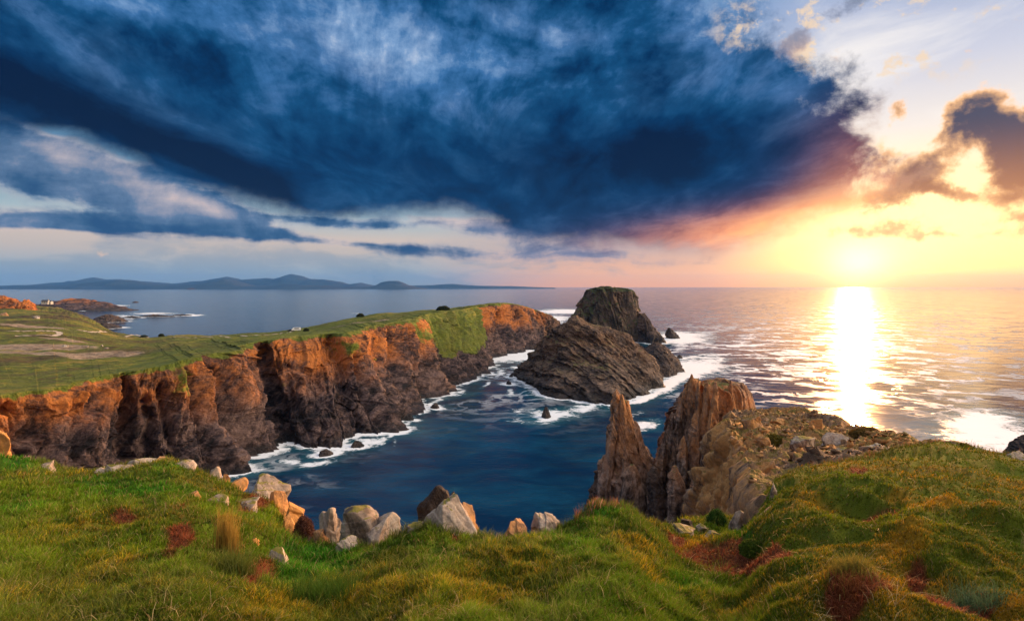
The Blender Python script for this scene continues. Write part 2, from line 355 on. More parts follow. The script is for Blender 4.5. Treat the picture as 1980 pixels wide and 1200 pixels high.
def rock_mat(name, c_dark, c_mid, c_light, c_rust, dip=(20, 0, 0), S=1.0, moss=0.0, wet=4.0, rust=.5, rust_z=(8, 30), veg=False, mossc=((.05, .07, .012), (.12, .11, .02)), bd=.35, crk=.6):
    m, T = newmat(name)
    g = T.new('ShaderNodeNewGeometry'); pos = V(T, g.outputs['Position']); nor = V(T, g.outputs['Normal'])
    mp = T.new('ShaderNodeMapping'); T.put(mp.inputs[0], pos); mp.inputs['Rotation'].default_value = [R(a) for a in dip]
    st = T.vm('MULTIPLY', V(T, mp.outputs[0]), (1.0, 1.0, .13))
    n1 = T.noise(pos, .09 / S, 5, .6)
    n2 = T.noise(st, .55 / S, 8, .65, .4)
    n3 = T.noise(st, 2.6 / S, 7, .65, .2)
    n4 = T.noise(pos, 1.3 / S, 8, .7)
    crk = T.voro(T.vm('ADD', st, T.vm('SCALE', T.noise(pos, .6 / S, 3, .5, out=1), sc=1.2 * S)), .55 / S, 'DISTANCE_TO_EDGE', 1)
    crack = T.step(crk, .0, .05)
    # angular facets: every cell has its own tilted plane
    def facets(vec, sc):
        n = T.new('ShaderNodeTexVoronoi', feature='F1'); T.put(n.inputs['Vector'], vec); n.inputs['Scale'].default_value = sc
        dl = T.vm('SUBTRACT', vec, V(T, n.outputs['Position'])); dc = T.vm('SUBTRACT', V(T, n.outputs['Color']), (.5, .5, .5))
        return V(T, T.vm('DOT_PRODUCT', T.vm('SCALE', dl, sc=sc), dc).s.node.outputs['Value']), T.xyz(V(T, n.outputs['Color']))[0]
    stw = T.vm('ADD', T.vm('MULTIPLY', V(T, mp.outputs[0]), (1, 1, .4)), T.vm('SCALE', T.noise(pos, .5 / S, 4, .6, out=1), sc=.9 * S))
    fa1, fc1 = facets(stw, .42 / S); fa2, fc2 = facets(stw, 1.3 / S)
    x, y, z = T.xyz(pos)
    v = (fc1 - .5) * .28 + (fc2 - .5) * .22 + (n2 - .5) * 2.0 + (n1 - .5) * 1.2 + (n4 - .5) * .9 + (n3 - .5) * .7 + .5
    c = T.ramp(v.clamp(), [(.12, c_dark), (.42, c_mid), (.85, c_light)], 'LINEAR')
    rz = T.step(z + (n1 - .5) * 26 * min(1, S), rust_z[0], rust_z[1])
    rf = T.step(n4 * .6 + n1 * .9 + n2 * .5, .86, 1.12) * rz * rust * 1.1 + rz * rust * .14
    c = T.mix(rf.clamp(), c, c_rust)
    c = T.mix(T.m('MULTIPLY', 1.0 - crack, crk), c, tuple(q * .35 for q in c_dark))
    n5 = T.noise(pos, 3.4 / S, 6, .75); c = T.vm('SCALE', c, sc=n5 * 1.5 + .25)
    if moss > 0:
        nx, ny, nz = T.xyz(nor)
        mf = T.step(nz + (n4 - .5) * 1.1 + (n1 - .5) * .9, 1.0 - moss * .6, 1.12 - moss * .6)
        mc = T.mix(n4, mossc[0], mossc[1])
        c = T.mix(mf * T.step(z, wet + 2, wet + 8), c, mc)
    if veg:
        va = T.attr('veg'); vv = T.step(va + (n4 - .5) * .75 + (n2 - .5) * .5, .42, .62)
        gr = T.noise(T.vm('MULTIPLY', pos, (.9, .35, 1)), .035, 7, .64, .3); gr2 = T.noise(pos, .22, 9, .74)
        gc = T.ramp(((gr - .5) * 2.4 + (gr2 - .5) * 1.6 + .5).clamp(), [(.0, (.030, .018, .010)), (.25, (.085, .050, .014)), (.42, (.070, .080, .010)), (.60, (.115, .140, .010)), (.78, (.22, .165, .02)), (1, (.30, .20, .07))], 'LINEAR')
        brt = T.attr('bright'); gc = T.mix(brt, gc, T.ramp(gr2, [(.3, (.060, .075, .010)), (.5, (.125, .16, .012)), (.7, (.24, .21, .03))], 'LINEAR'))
        bare = T.step(T.attr('bare') + (gr2 - .5) * .7 + (gr - .5) * .5, .40, .62)
        gc = T.mix(bare, gc, T.mix(T.step(gr2, .35, .6), (.13, .085, .05), (.36, .28, .19)))
        c = T.mix(vv, c, gc)
    wf = T.step(z + (n4 - .5) * 3, wet, wet - 3)
    c = T.mix(wf * .75, c, tuple(q * .35 for q in c_dark))
    ro = T.mix(wf, (.85, .85, .85), (.35, .35, .35))
    hgt = fa1 * 1.5 + fa2 * .6 + n2 * .7 + n3 * .45 + crack * (.5 * crk) + n4 * .45 + n5 * .15
    finish(T, c, ro, hgt, .9, bd * S, .3)
    return m
# ------------------------------------------------------------------ rock materials
M_cliff = rock_mat('cliff_rock', (.007, .005, .006), (.048, .029, .027), (.18, .115, .095), (.46, .15, .028), (0, -38, 0), 1.8, 0, 3.5, 1.05, (12, 30), True, bd=.9, crk=.25)
M_stack = rock_mat('stack_rock', (.012, .008, .007), (.062, .042, .031), (.22, .15, .105), (.22, .11, .05), (0, 28, 20), 1.0, .10, 5, .4, (6, 24), bd=.8)
M_tall = rock_mat('tall_stack_rock', (.018, .015, .012), (.075, .055, .036), (.17, .12, .08), (.18, .09, .05), (0, 6, 0), 2.0, .75, 4, .3, (4, 30), mossc=((.035, .045, .010), (.07, .07, .014)), bd=.6)
M_pin = rock_mat('pinnacle_rock', (.028, .021, .018), (.155, .112, .088), (.42, .32, .26), (.52, .22, .07), (0, -10, 0), .8, .15, 5, .75, (6, 28), bd=.6, crk=.35)
M_spur = rock_mat('spur_rock', (.05, .035, .028), (.24, .155, .10), (.46, .34, .25), (.50, .25, .08), (0, -12, 0), .7, .34, 4, 1.0, (10, 30), bd=.4, mossc=((.06, .06, .010), (.22, .14, .02)), crk=.3)
M_bould = rock_mat('boulder_rock', (.06, .048, .040), (.26, .215, .18), (.48, .43, .37), (.46, .26, .12), (0, 30, 0), .30, .22, -50, .30, (30, 42), bd=.16, crk=.4, mossc=((.08, .08, .012), (.25, .20, .03)))
M_obould = rock_mat('orange_boulder_rock', (.07, .035, .022), (.32, .17, .085), (.52, .33, .20), (.58, .25, .07), (0, 30, 0), .30, .10, -50, .9, (30, 42), bd=.16, crk=.4)
M_dark = rock_mat('dark_shore_rock', (.012, .010, .010), (.045, .034, .030), (.12, .085, .065), (.16, .08, .04), (0, 20, 0), 2.0, 0, 2, .3, (3, 12), bd=.5)

# ------------------------------------------------------------------ headland: plateau + cliff swept along the coast
# top edge (px, py, D) | back edge (px, py, D) | foot (px, D) at sea level
ST = [((-520, 800, 84), (-900, 575, 900), (-530, 74)),
      ((-200, 790, 104), (-420, 576, 900), (-190, 94)),
      ((0, 764, 120), (-120, 578, 900), (14, 110)),
      ((77, 753, 128), (60, 588, 860), (96, 118)),
      ((143, 740, 137), (132, 600, 760), (166, 127)),
      ((233, 720, 150), (182, 622, 690), (258, 138)),
      ((310, 710, 156), (215, 640, 600), (340, 145)),
      ((360, 693, 167), (270, 650, 545), (440, 150)),
      ((433, 680, 180), (330, 650, 530), (488, 168)),
      ((493, 661, 207), (395, 649, 508), (540, 179)),
      ((547, 653, 213), (455, 646, 470), (590, 178)),
      ((600, 648, 222), (520, 643, 420), (640, 180)),
      ((640, 645, 226), (575, 637, 385), (690, 186)),
      ((665, 643, 226), (612, 629, 380), (738, 192)),
      ((700, 634, 240), (650, 620, 384), (765, 200)),
      ((745, 625, 268), (695, 612, 388), (790, 214)),
      ((775, 621, 278), (722, 607, 396), (812, 236)),
      ((791, 619.5, 284), (742, 605, 404), (842, 256)),
      ((812, 610, 322), (780, 603, 414), (880, 292)),
      ((850, 603, 352), (815, 600, 430), (906, 312)),
      ((890, 598.5, 384), (855, 597, 445), (929, 333)),
      ((922, 591.5, 440), (895, 591.5, 468), (943, 396)),
      ((950, 588, 468), (925, 588, 500), (972, 418)),
      ((980, 585.5, 495), (958, 585.5, 530), (1008, 440)),
      ((1010, 591, 520), (990, 590, 560), (1040, 474)),
      ((1035, 600, 560), (1018, 597, 600), (1053, 545)),
      ((1060, 608, 610), (1045, 606, 650), (1070, 610)),
      ((1078, 622, 680), (1068, 617, 700), (1083, 690))]
top = np.array([P3(*a[0]) for a in ST]); bck = np.array([P3(*a[1]) for a in ST])
foot = np.array([((a[2][0] - CX) / F * a[2][1], a[2][1], -2.5) for a in ST])
pxs = np.array([a[0][0] for a in ST], float)
# station parameter with equal spacing in the view
NU = 1500
q = np.interp(np.linspace(0, 1, NU), [0, .10, .24, 1], [-520, -60, 120, 1078])
tpar = np.interp(q, pxs, np.arange(len(ST)))
Tp, Bk, Ft = catmull(tpar, top), catmull(tpar, bck), catmull(tpar, foot)
tang = np.gradient(Ft * .5 + Tp * .5, axis=0); tang[:, 2] = 0
seg = np.linalg.norm(tang, axis=1); arc = np.cumsum(seg); tang /= seg[:, None]
outn = np.stack([tang[:, 1], -tang[:, 0], 0 * arc], 1)
k = np.ones(41) / 41; outn = np.stack([np.convolve(np.pad(outn[:, i], 20, 'edge'), k, 'valid') for i in range(3)], 1)
outn /= np.linalg.norm(outn, axis=1)[:, None]
# wobble of the rim
arcS = arc
NF, NPl = 230, 150
# ---- face
t = np.linspace(0, 1, NF) ** .95
A2, T2 = np.meshgrid(arcS, t, indexing='ij')
PX2 = np.repeat(q[:, None], NF, 1)
prof = T2
face = Tp[:, None, :] * (1 - prof[..., None]) + Ft[:, None, :] * prof[..., None]
bow = np.sin(np.pi * T2)
wv = fbm(A2 / 40, T2 * 1.2, 0, 3, 3)
a1 = A2 + wv * 9
big = fbm(a1 / 34, T2 * .55, .5, 2, 11)
r1 = fbm(a1 / 15, T2 * .7, .3, 3, 12, ridge=True)
r2 = fbm((a1 + T2 * 3) / 5.2, T2 * 1.5, .7, 3, 13, ridge=True)
lay = layers(a1 + T2 * 6 + 2.5 * fbm(A2 / 12, T2 * 3, 0, 2, 9), 3.4, 5) * .9 + layers(a1 + T2 * 2, 1.2, 6) * .35
env = sstep(T2, 0, .10)
flank = np.interp(PX2, [0, 300, 350, 560, 700, 1080], [.75, .9, 1.1, 1.0, 1.0, .8])
def billow(a, b, c, o, sd): return -fbm(a, b, c, o, sd, ridge=True)
r3 = billow(a1 / 24, T2 * .5, 3.1, 2, 14); r4 = billow((a1 + T2 * 4) / 8.5, T2 * 1.1, 2.2, 2, 16)
disp = (big * 5.0 + r3 * 3.5 + r4 * 1.8 + r1 * 1.8 + r2 * .9 + lay * .9) * (.25 + .75 * env) * flank
# chiselled blocks
def blocky(a, b, L1, L2, seed):
    ia = np.floor(a / L1); bb = b / L2 + hsh(ia, seed) * 3; fa = a / L1 - ia; ib = np.floor(bb); fb = bb - ib
    e = np.minimum(np.minimum(fa, 1 - fa) * L1, np.minimum(fb, 1 - fb) * L2)
    return (hsh(ia * 7.3 + ib * 13.7, seed + 1) * 2 - 1) * sstep(e, 0, .35) + (fa - .5) * 1.2 * (hsh(ia + ib * 3.1, seed + 2) - .3) + (.5 - fb) * .8 * hsh(ib + ia * 5, seed + 3)
wa, wb = a1 + 3.0 * fbm(A2 / 9, T2 * 4, 2, 3, 17) + T2 * 5, T2 * 34 + 4 * fbm(A2 / 11, T2 * 3, 4, 3, 18)
disp += blocky(wa, wb, 9.0, 15.0, 51) * 2.2 + blocky(wa * 1.02 + 3, wb, 3.8, 6.5, 52) * 1.2 + blocky(wa, wb * 1.1, 1.6, 2.6, 53) * .35
disp += fbm(A2 / 1.8, T2 * 16, 6, 3, 19, ridge=True) * .45
# ledges breaking out lower down
Z2 = face[..., 2]
disp += layers(Z2 + 3 * fbm(A2 / 9, T2 * 4, 0, 3, 15), 4.5, 8, .5) * 1.1 * sstep(T2, .45, .75)
disp += fbm(face[..., 0] / 3, face[..., 1] / 3, Z2 / 3, 4, 21, ridge=True) * .6 * (.3 + T2)
# gullies: (px at rim, half width m, depth m, t0, t1)
def arcat(px): return np.interp(px, q, arcS)
GUL = [(20, 2.6, 7, .05), (60, 2, 4, .2), (245, 1.4, 5.0, 0), (273, 1.6, 4, .2), (312, 1.5, 4, .1), (355, 2.2, 4, .0), (405, 3.4, 12, .12), (470, 1.6, 3, .3), (506, 4.5, 13, .0), (548, 1.5, 3, .2), (640, 3.0, 11, .0), (668, 1.3, 5, .15), (748, 3.2, 12, .0), (786, 3.0, 10, .0), (806, 2.2, 7, .45), (921, 4.5, 15, .0), (958, 2.8, 8, .1), (990, 2.4, 8, .1), (1022, 3, 7, .2), (1045, 3, 6, .1)]
for gp, w, dd, t0 in GUL:
    x0 = arcat(gp); w = max(1.2, w * .62 * np.interp(gp, [0, 450, 900], [.9, 1.2, 2.0])); dd = min(dd * 1.5, w * 6.5, 12.5)
    wob = 2.2 * fbm(T2 * 3.5, 0, gp * .1, 3, 31)
    dist = np.abs(A2 - x0 - wob) / (w * (1 + .5 * T2))
    disp -= dd * np.exp(-dist ** 1.9) * sstep(T2, t0 - .02, t0 + .14) * (1 - .35 * sstep(T2, .75, 1))
# protruding foot rocks
footn = fbm(A2 / 7, T2 * 2, 3.3, 4, 41, ridge=True)
disp += sstep(T2, .72, 1) * (footn * 3.2 + 1.0)
disp *= np.interp(A2, [arcS[-1] - 60, arcS[-1]], [1, .45])
disp += 3.5 * env
disp = np.where(T2 < .0001, 0, disp)
face = face + outn[:, None, :] * disp[..., None]
face[..., 2] += (fbm(face[..., 0] / 2.2, face[..., 1] / 2.2, Z2 / 2.2, 3, 25) * .5 + layers(wa, 3.1, 71) * .7) * env
rimd = (disp[:, 3] * .9)
face[:, 0, :] = face[:, 1, :] * .0 + (Tp + outn * rimd[:, None] * .8)
# ---- plateau
s = np.linspace(1, 0, NPl + 1)[:-1]
Dt, Db = Tp[:, 1], Bk[:, 1]
rimP = face[:, 0, :]
iw = (1 / Db)[:, None] + ((1 / Dt) - (1 / Db))[:, None] * (1 - s)[None, :]
wgt = (1 / iw - Dt[:, None]) / (Db - Dt)[:, None]
plat = rimP[:, None, :] * (1 - wgt[..., None]) + Bk[:, None, :] * wgt[..., None]
# keep the plateau's height following the view line rim->back so the ground reads like the photo
und = fbm(plat[..., 0] / 60, plat[..., 1] / 60, 0, 5, 51) * 3.2 * np.interp(plat[..., 1], [100, 300, 900], [.35, .9, 2.2]) * np.interp(np.repeat(q[:, None], NPl, 1), [500, 700], [1, .4])
und += fbm(plat[..., 0] / 9, plat[..., 1] / 9, 0, 4, 52) * .8
und *= sstep(wgt, 0, .05)
plat[..., 2] += und
skirt1 = Bk + np.array([0, 6, 0.]) - outn * 4; skirt1[:, 2] = Bk[:, 2] * .6
skirt2 = Bk + np.array([0, 18, 0.]) - outn * 14; skirt2[:, 2] = -3
G = np.concatenate([skirt2[:, None], skirt1[:, None], plat, face[:, 1:]], 1)
nv = G.shape[1]
veg = np.zeros(G.shape[:2], np.float32); bare = veg.copy(); bright = veg.copy()
veg[:, :NPl + 2] = 1
veg[:, :2] = .5
Tt = T2[:, 1:]; PXf = PX2[:, 1:]
vf = .70 * (1 - sstep(Tt + .05 * fbm(A2[:, 1:] / 4, Tt * 5, 5, 3, 65), .0, .06)) + .10
green = sstep(PXf, 800, 822) * (1 - sstep(PXf, 905, 922)) * (1 - sstep(Tt + .12 * fbm(A2[:, 1:] / 14, Tt * 2, 0, 3, 61), .52, .70))
vf = vf + green * .95
pat = fbm(A2[:, 1:] / 20, Tt * 2.2, 5, 4, 63)
vf = vf + sstep(pat, .05, .5) * .50 * np.interp(PXf, [0, 420, 600], [.2, .4, 1]) * (1 - sstep(Tt, .35, .6))
for gp, w, a_, tt in ((345, 5, .3, .3), (480, 6, .3, .3), (650, 5, .35, .3), (800, 10, .5, .45), (940, 12, .45, .3), (1000, 14, .5, .35), (190, 5, .25, .3)):
    vf = vf + a_ * np.exp(-((A2[:, 1:] - arcat(gp)) / w) ** 2) * (1 - sstep(Tt, tt * .6, tt * 1.3)) * (.6 + 1.2 * pat)
veg[:, NPl + 2:] = np.clip(vf - .25 * sstep(Tt, .6, .8), 0, 1)
# colour attributes by where the place has them
Xp, Yp = plat[..., 0], plat[..., 1]
def spot(px, py, D, rx, ry, arr):
    x0 = (px - CX) / F * D
    e_ = np.exp(-(((Xp - x0) / rx) ** 2 + ((Yp - D) / ry) ** 2) * .9)
    arr[:, 2:NPl + 2] = np.maximum(arr[:, 2:NPl + 2], e_)
def Dof(py, z=22): return (EYE - z) * F / (py - HY)
spot(205, 694, Dof(694, 24), 12, 18, bare); spot(165, 698, Dof(698, 24), 10, 10, bare); spot(60, 684, Dof(684, 24), 26, 16, bare); spot(100, 697, Dof(697, 24), 22, 5, bare)
spot(700, 618, 300, 22, 8, bare); spot(60, 640, 350, 22, 14, bare); spot(130, 668, 260, 14, 6, bare)
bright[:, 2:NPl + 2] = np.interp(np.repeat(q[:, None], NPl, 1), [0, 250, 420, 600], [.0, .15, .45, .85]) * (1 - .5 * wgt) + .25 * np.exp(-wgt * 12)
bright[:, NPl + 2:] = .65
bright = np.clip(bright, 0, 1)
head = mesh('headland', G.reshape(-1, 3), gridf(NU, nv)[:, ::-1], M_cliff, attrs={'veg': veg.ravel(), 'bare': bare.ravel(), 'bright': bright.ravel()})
tag(head, kind='structure')
HEADFOOT = face[:, -18, :2].copy()      # waterline of the headland, for the surf

# plateau height lookup for things standing on it
_pf = G[:, 2:NPl + 3].reshape(-1, 3)
def ground_h(X, Y):
    d = (_pf[:, 0] - X) ** 2 + (_pf[:, 1] - Y) ** 2; return float(_pf[np.argmin(d), 2])
def drop_px(px, py):
    "the plateau point seen at a pixel"
    u = _pf[:, 0] / _pf[:, 1] * F + CX; v = HY - (_pf[:, 2] - EYE) / _pf[:, 1] * F
    return _pf[np.argmin((u - px) ** 2 + (v - py) ** 2 * 4)]

# ------------------------------------------------------------------ crags and boulders
def crag(name, rows, mat, seed, sides=7, nth=220, nz=170, dip=(0.1, 0, 1), L=1.2, amp=.5, noise=.5, ridge=.0, label=None, cat='rock', group=None, kind=None, squash=1.0, parent=None, capr=.35, strike=(1, .35, -.25), rot=0.0, vfr=.25, blk=4.0, bk=1.0):
    """rows: (py, xl, xr, D, half depth) top to bottom; outline from these, footprint an irregular polygon, bedding slabs stand out"""
    rs = np.random.RandomState(seed)
    R_ = []
    for (py, xl, xr, D, hd) in rows:
        z = EYE - (py - HY) / F * D; cx = ((xl + xr) / 2 - CX) / F * D; rx = (xr - xl) / 2 / F * D
        R_.append((cx, D, z, rx, hd))
    R_ = np.array(R_); tt = np.linspace(0, len(R_) - 1, nz)
    C = np.stack([np.interp(tt, np.arange(len(R_)), R_[:, k]) for k in range(5)], 1)
    C = .5 * C + .5 * catmull(tt, R_)
    th = np.linspace(0, 2 * np.pi, nth, endpoint=False)
    ang = np.linspace(0, 2 * np.pi, sides, endpoint=False) + rs.uniform(-.25, .25, sides) + rs.uniform(0, 1)
    dist = rs.uniform(.78, 1.0, sides)
    TH, TT = np.meshgrid(th, tt, indexing='ij')
    rr = np.full(TH.shape, 9.0)
    tn = TT / tt[-1]
    for a, dd in zip(ang, dist):
        drift = rs.uniform(-.35, .35) * tn
        c = np.cos(TH - a - drift); rr = np.minimum(rr, dd / np.maximum(c, .05))
    rr = np.minimum(rr, 1.25)
    ex = np.abs(rr * np.cos(TH)).max(0); ey = np.abs(rr * np.sin(TH)).max(0)
    X = C[None, :, 0] + rr / ex * np.cos(TH) * C[None, :, 3]
    Y = C[None, :, 1] + rr / ey * np.sin(TH) * C[None, :, 4]
    Z = np.repeat(C[None, :, 2], nth, 0) + 0 * X
    ux, uy = np.cos(TH), np.sin(TH)
    size = C[:, 3].mean()
    q_ = X * strike[0] + Y * strike[1] + Z * strike[2] + L * 1.3 * fbm(X / (L * 6), Y / (L * 6), Z / (L * 9), 3, seed + 1)
    d = amp * (layers(q_, L, seed) + .5 * layers(q_, L * .37, seed + 2))
    d += noise * (fbm(X / (L * 3), Y / (L * 3), Z * vfr / (L * 1.0), 4, seed + 4) * 1.5 + .5 * fbm(X / L * 1.3, Y / L * 1.3, Z / L * 1.3, 3, seed + 6))
    d += bk * amp * (.7 * blocky(q_, Z + L * 2 * fbm(X / (L * 4), Y / (L * 4), Z / (L * 5), 2, seed + 5), L * 1.5, L * blk, seed + 30) + .35 * blocky(q_ + L, Z * 1.1 + q_ * .6, L * .6, L * blk * .5, seed + 34))
    if ridge: d += .6 * ridge * fbm(q_ / (L * 4), Z / (L * 14), Y / (L * 8), 3, seed + 8, ridge=True)
    topf = np.minimum(1, .25 + .75 * (C[:, 3] / (C[:, 3].max() * .5)))[None, :]
    X += ux * d * topf; Y += uy * d * topf
    Z += (.6 * noise * fbm(X / L, Y / L, Z / L, 3, seed + 7) + capr * amp * layers(q_, L, seed + 9)) * np.clip(1.2 - tn, .15, 1)
    G_ = np.stack([X, Y, Z], -1)
    # cap
    ctr = G_[:, 0].mean(0); ctr[2] += .15 * size * .2
    nc = 10
    cap = []
    for k in range(nc):
        f = (k + .0) / nc
        p = G_[:, 0] * f + ctr * (1 - f)
        p = p.copy(); p[:, 2] += (amp * .7 * layers(p[:, 0] * strike[0] + p[:, 1] * strike[1], L, seed) + noise * .5 * fbm(p[:, 0] / L, p[:, 1] / L, 0, 3, seed)) * np.sin(np.pi * f)
        cap.append(p)
    Gc = np.concatenate([np.stack(cap, 1), G_], 1)
    base = (C[-1, 0], C[-1, 1], C[-1, 2])
    o = mesh(name, Gc.reshape(-1, 3), gridf(nth, Gc.shape[1], True)[:, ::-1], mat, origin=base)
    if parent: o.parent = parent; o.location = np.array(base) - np.array(parent.location)
    else: tag(o, label, cat, group, kind)
    return o
def boulder(name, x0, x1, yt, yb, D, seed, mat=None, label=None, group=None, cat='boulder', deep=1.0, planes=11, n=72, sharp=1.0, emb=.25, tilt=None, rough=1.0):
    rs = np.random.RandomState(seed)
    px = (x0 + x1) / 2; w = 1.16 * (x1 - x0) / F * D; h = (yb - yt) / F * D
    cx, cz = (px - CX) / F * D, EYE - ((yt + yb) / 2 - HY) / F * D
    th = np.linspace(0, 2 * np.pi, n * 2, endpoint=False); ph = np.linspace(.02, np.pi - .02, n)
    TH, PH = np.meshgrid(th, ph, indexing='ij')
    d = np.stack([np.cos(TH) * np.sin(PH), np.sin(TH) * np.sin(PH), np.cos(PH)], -1)
    r = np.full(TH.shape, 1.35)
    for _ in range(planes):
        nn = rs.normal(size=3); nn[2] = nn[2] * .8 + .15; nn /= np.linalg.norm(nn); c = rs.uniform(.55, .92)
        r = np.minimum(r, c / np.maximum(d @ nn, .05))
    Pb = d * r[..., None]
    Pb[..., 0] *= .5 * w / np.abs(Pb[..., 0]).max(); hi = Pb[..., 2].max()
    Pb[..., 2] *= .5 * h / hi; Pb[..., 1] *= .5 * w * deep / np.abs(Pb[..., 1]).max()
    lowr = np.clip(-Pb[..., 2] / (.5 * h), 0, 1)[..., None] ** .7; Pb[..., :2] = Pb[..., :2] * (1 - lowr) + lowr * np.stack([np.cos(TH) * .5 * w, np.sin(TH) * .5 * w * deep], -1) * (.92 - .3 * (lowr > .98))
    s_ = max(min(w, h), .05)
    st = rs.normal(size=3) * (1, .4, 1); st /= np.linalg.norm(st)
    q_ = Pb @ st + .1 * s_ * fbm(Pb[..., 0] / s_, Pb[..., 1] / s_, Pb[..., 2] / s_, 2, seed)
    dd = rough * s_ * (.045 * layers(q_, s_ * .31, seed) + .018 * layers(q_, s_ * .11, seed + 1) + .09 * fbm(Pb[..., 0] / s_ * 2, Pb[..., 1] / s_ * 2, Pb[..., 2] / s_ * 2, 5, seed + 2))
    Pb = Pb + d * dd[..., None]
    Pb[..., 2] *= 1 + emb * (Pb[..., 2] < 0)
    Pb += (cx, D, cz)
    o = mesh(name, Pb.reshape(-1, 3), gridf(n * 2, n, True)[:, ::-1], mat or M_bould, origin=(cx, D, cz - h / 2))
    return tag(o, label, cat, group)
# ------------------------------------------------------------------ sea stacks
stackA = crag('sea_stack', [(616, 1106, 1118, 300, 1.5), (622, 1098, 1132, 300, 4), (629, 1088, 1150, 301, 7), (638, 1074, 1192, 303, 12), (650, 1060, 1214, 305, 17), (666, 1048, 1236, 306, 24), (684, 1036, 1256, 307, 33), (706, 1018, 1272, 306, 47), (730, 1000, 1282, 305, 62), (764, 988, 1290, 304, 73)],
     M_stack, 3, sides=8, nth=560, nz=320, L=3.0, amp=.8, noise=2.2, ridge=4.6, bk=1.3, blk=5., strike=(1, .35, .75), vfr=.5, capr=.8,
     label='broad brown craggy sea stack with sloping sides in the channel beside the headland', cat='sea stack', group='sea stacks off the headland')
crag('rock_spur', [(664, 1264, 1276, 345, 4), (674, 1252, 1290, 345, 12), (686, 1238, 1302, 345, 20), (700, 1230, 1312, 345, 28), (722, 1225, 1318, 345, 32)], M_dark, 12, nth=200, nz=100, L=2, amp=.9, noise=1.5, ridge=1.5, parent=stackA)
stackB = crag('sea_stack', [(557, 1146, 1200, 556, 12), (559, 1136, 1214, 556, 22), (564, 1132, 1222, 556, 27), (576, 1127, 1226, 556, 29), (596, 1119, 1232, 556, 33), (620, 1110, 1242, 556, 38), (645, 1104, 1252, 556, 43), (668, 1100, 1256, 556, 46)],
     M_tall, 5, sides=9, nth=420, nz=240, L=4.5, amp=2.4, noise=2.0, ridge=4.2, strike=(1, .3, .06), vfr=.12, capr=.3,
     label='tall dark flat-topped sea stack with sheer fluted walls and a green cap, farthest out', cat='sea stack', group='sea stacks off the headland')
crag('rock_shoulder', [(598, 1116, 1124, 536, 5), (610, 1108, 1132, 536, 10), (624, 1100, 1136, 536, 14), (640, 1094, 1140, 536, 17), (664, 1090, 1144, 536, 20)], M_tall, 16, nth=160, nz=90, L=3, amp=1.5, noise=1.6, ridge=2.5, parent=stackB)
crag('rock_shoulder', [(606, 1234, 1246, 530, 6), (620, 1232, 1254, 530, 12), (636, 1228, 1262, 530, 18), (648, 1226, 1276, 530, 22), (672, 1222, 1288, 530, 25)], M_dark, 17, nth=200, nz=110, L=3, amp=1.6, noise=1.8, ridge=2.5, parent=stackB)
crag('sea_rock', [(634, 1291, 1295, 560, 2), (641, 1290, 1302, 560, 5), (648, 1289, 1309, 560, 7), (660, 1288, 1316, 560, 9)], M_dark, 19, nth=100, nz=60, L=2, amp=.8, noise=1, ridge=1,
     label='small dark pointed rock alone in the surf right of the tall stack', cat='sea rock')
# ------------------------------------------------------------------ pinnacle and tall slabs at the near edge
SL = dict(strike=(1, .25, .28), vfr=.3, blk=9., bk=.8)
pin = crag('rock_pinnacle', [(752, 1189, 1196, 115, .5), (760, 1184, 1203, 115, 1.3), (772, 1181, 1208, 115, 2), (776, 1180, 1217, 115, 2.4), (800, 1177, 1221, 115, 3), (850, 1172, 1235, 115, 4.5), (890, 1164, 1256, 115, 6), (940, 1154, 1280, 115, 7), (985, 1146, 1300, 115, 8), (1045, 1136, 1320, 115, 9)],
     M_pin, 27, sides=5, nth=400, nz=360, L=1.2, amp=.75, noise=.5, ridge=.6, label='slender pointed rock pinnacle rising from the sea, nearest the grass edge', cat='rock pinnacle', **SL)
crag('slab', [(858, 1236, 1243, 112, .6), (885, 1238, 1258, 112, 1.6), (930, 1246, 1282, 112, 2.4), (975, 1258, 1304, 112, 3), (1010, 1266, 1318, 112, 3.4), (1050, 1275, 1334, 112, 3.5)], M_pin, 22, sides=5, nth=180, nz=200, L=.9, amp=.5, noise=.4, ridge=.5, parent=pin, strike=(1, .2, .5), vfr=.15)
crag('slab', [(898, 1218, 1226, 105, .5), (915, 1208, 1236, 105, 1.2), (945, 1198, 1246, 105, 1.8), (985, 1191, 1252, 105, 2.2), (1030, 1188, 1260, 105, 2.4)], M_pin, 23, sides=5, nth=180, nz=180, L=1.3, amp=.25, noise=.35, ridge=.2, parent=pin, **SL)
crag('slab', [(921, 1260, 1268, 103, .5), (940, 1252, 1276, 103, 1.2), (975, 1250, 1284, 103, 1.6), (1030, 1250, 1292, 103, 2)], M_pin, 24, sides=5, nth=160, nz=140, L=1.3, amp=.2, noise=.35, ridge=.2, parent=pin, **SL)
crag('slab', [(900, 1162, 1172, 119, 1), (925, 1150, 1180, 119, 2.5), (950, 1142, 1184, 119, 4), (975, 1136, 1190, 119, 5), (1045, 1128, 1196, 119, 6)], M_dark, 25, sides=6, nth=200, nz=160, L=1.1, amp=.6, noise=.8, ridge=.8, parent=pin, strike=(1, .25, .4), vfr=.3)
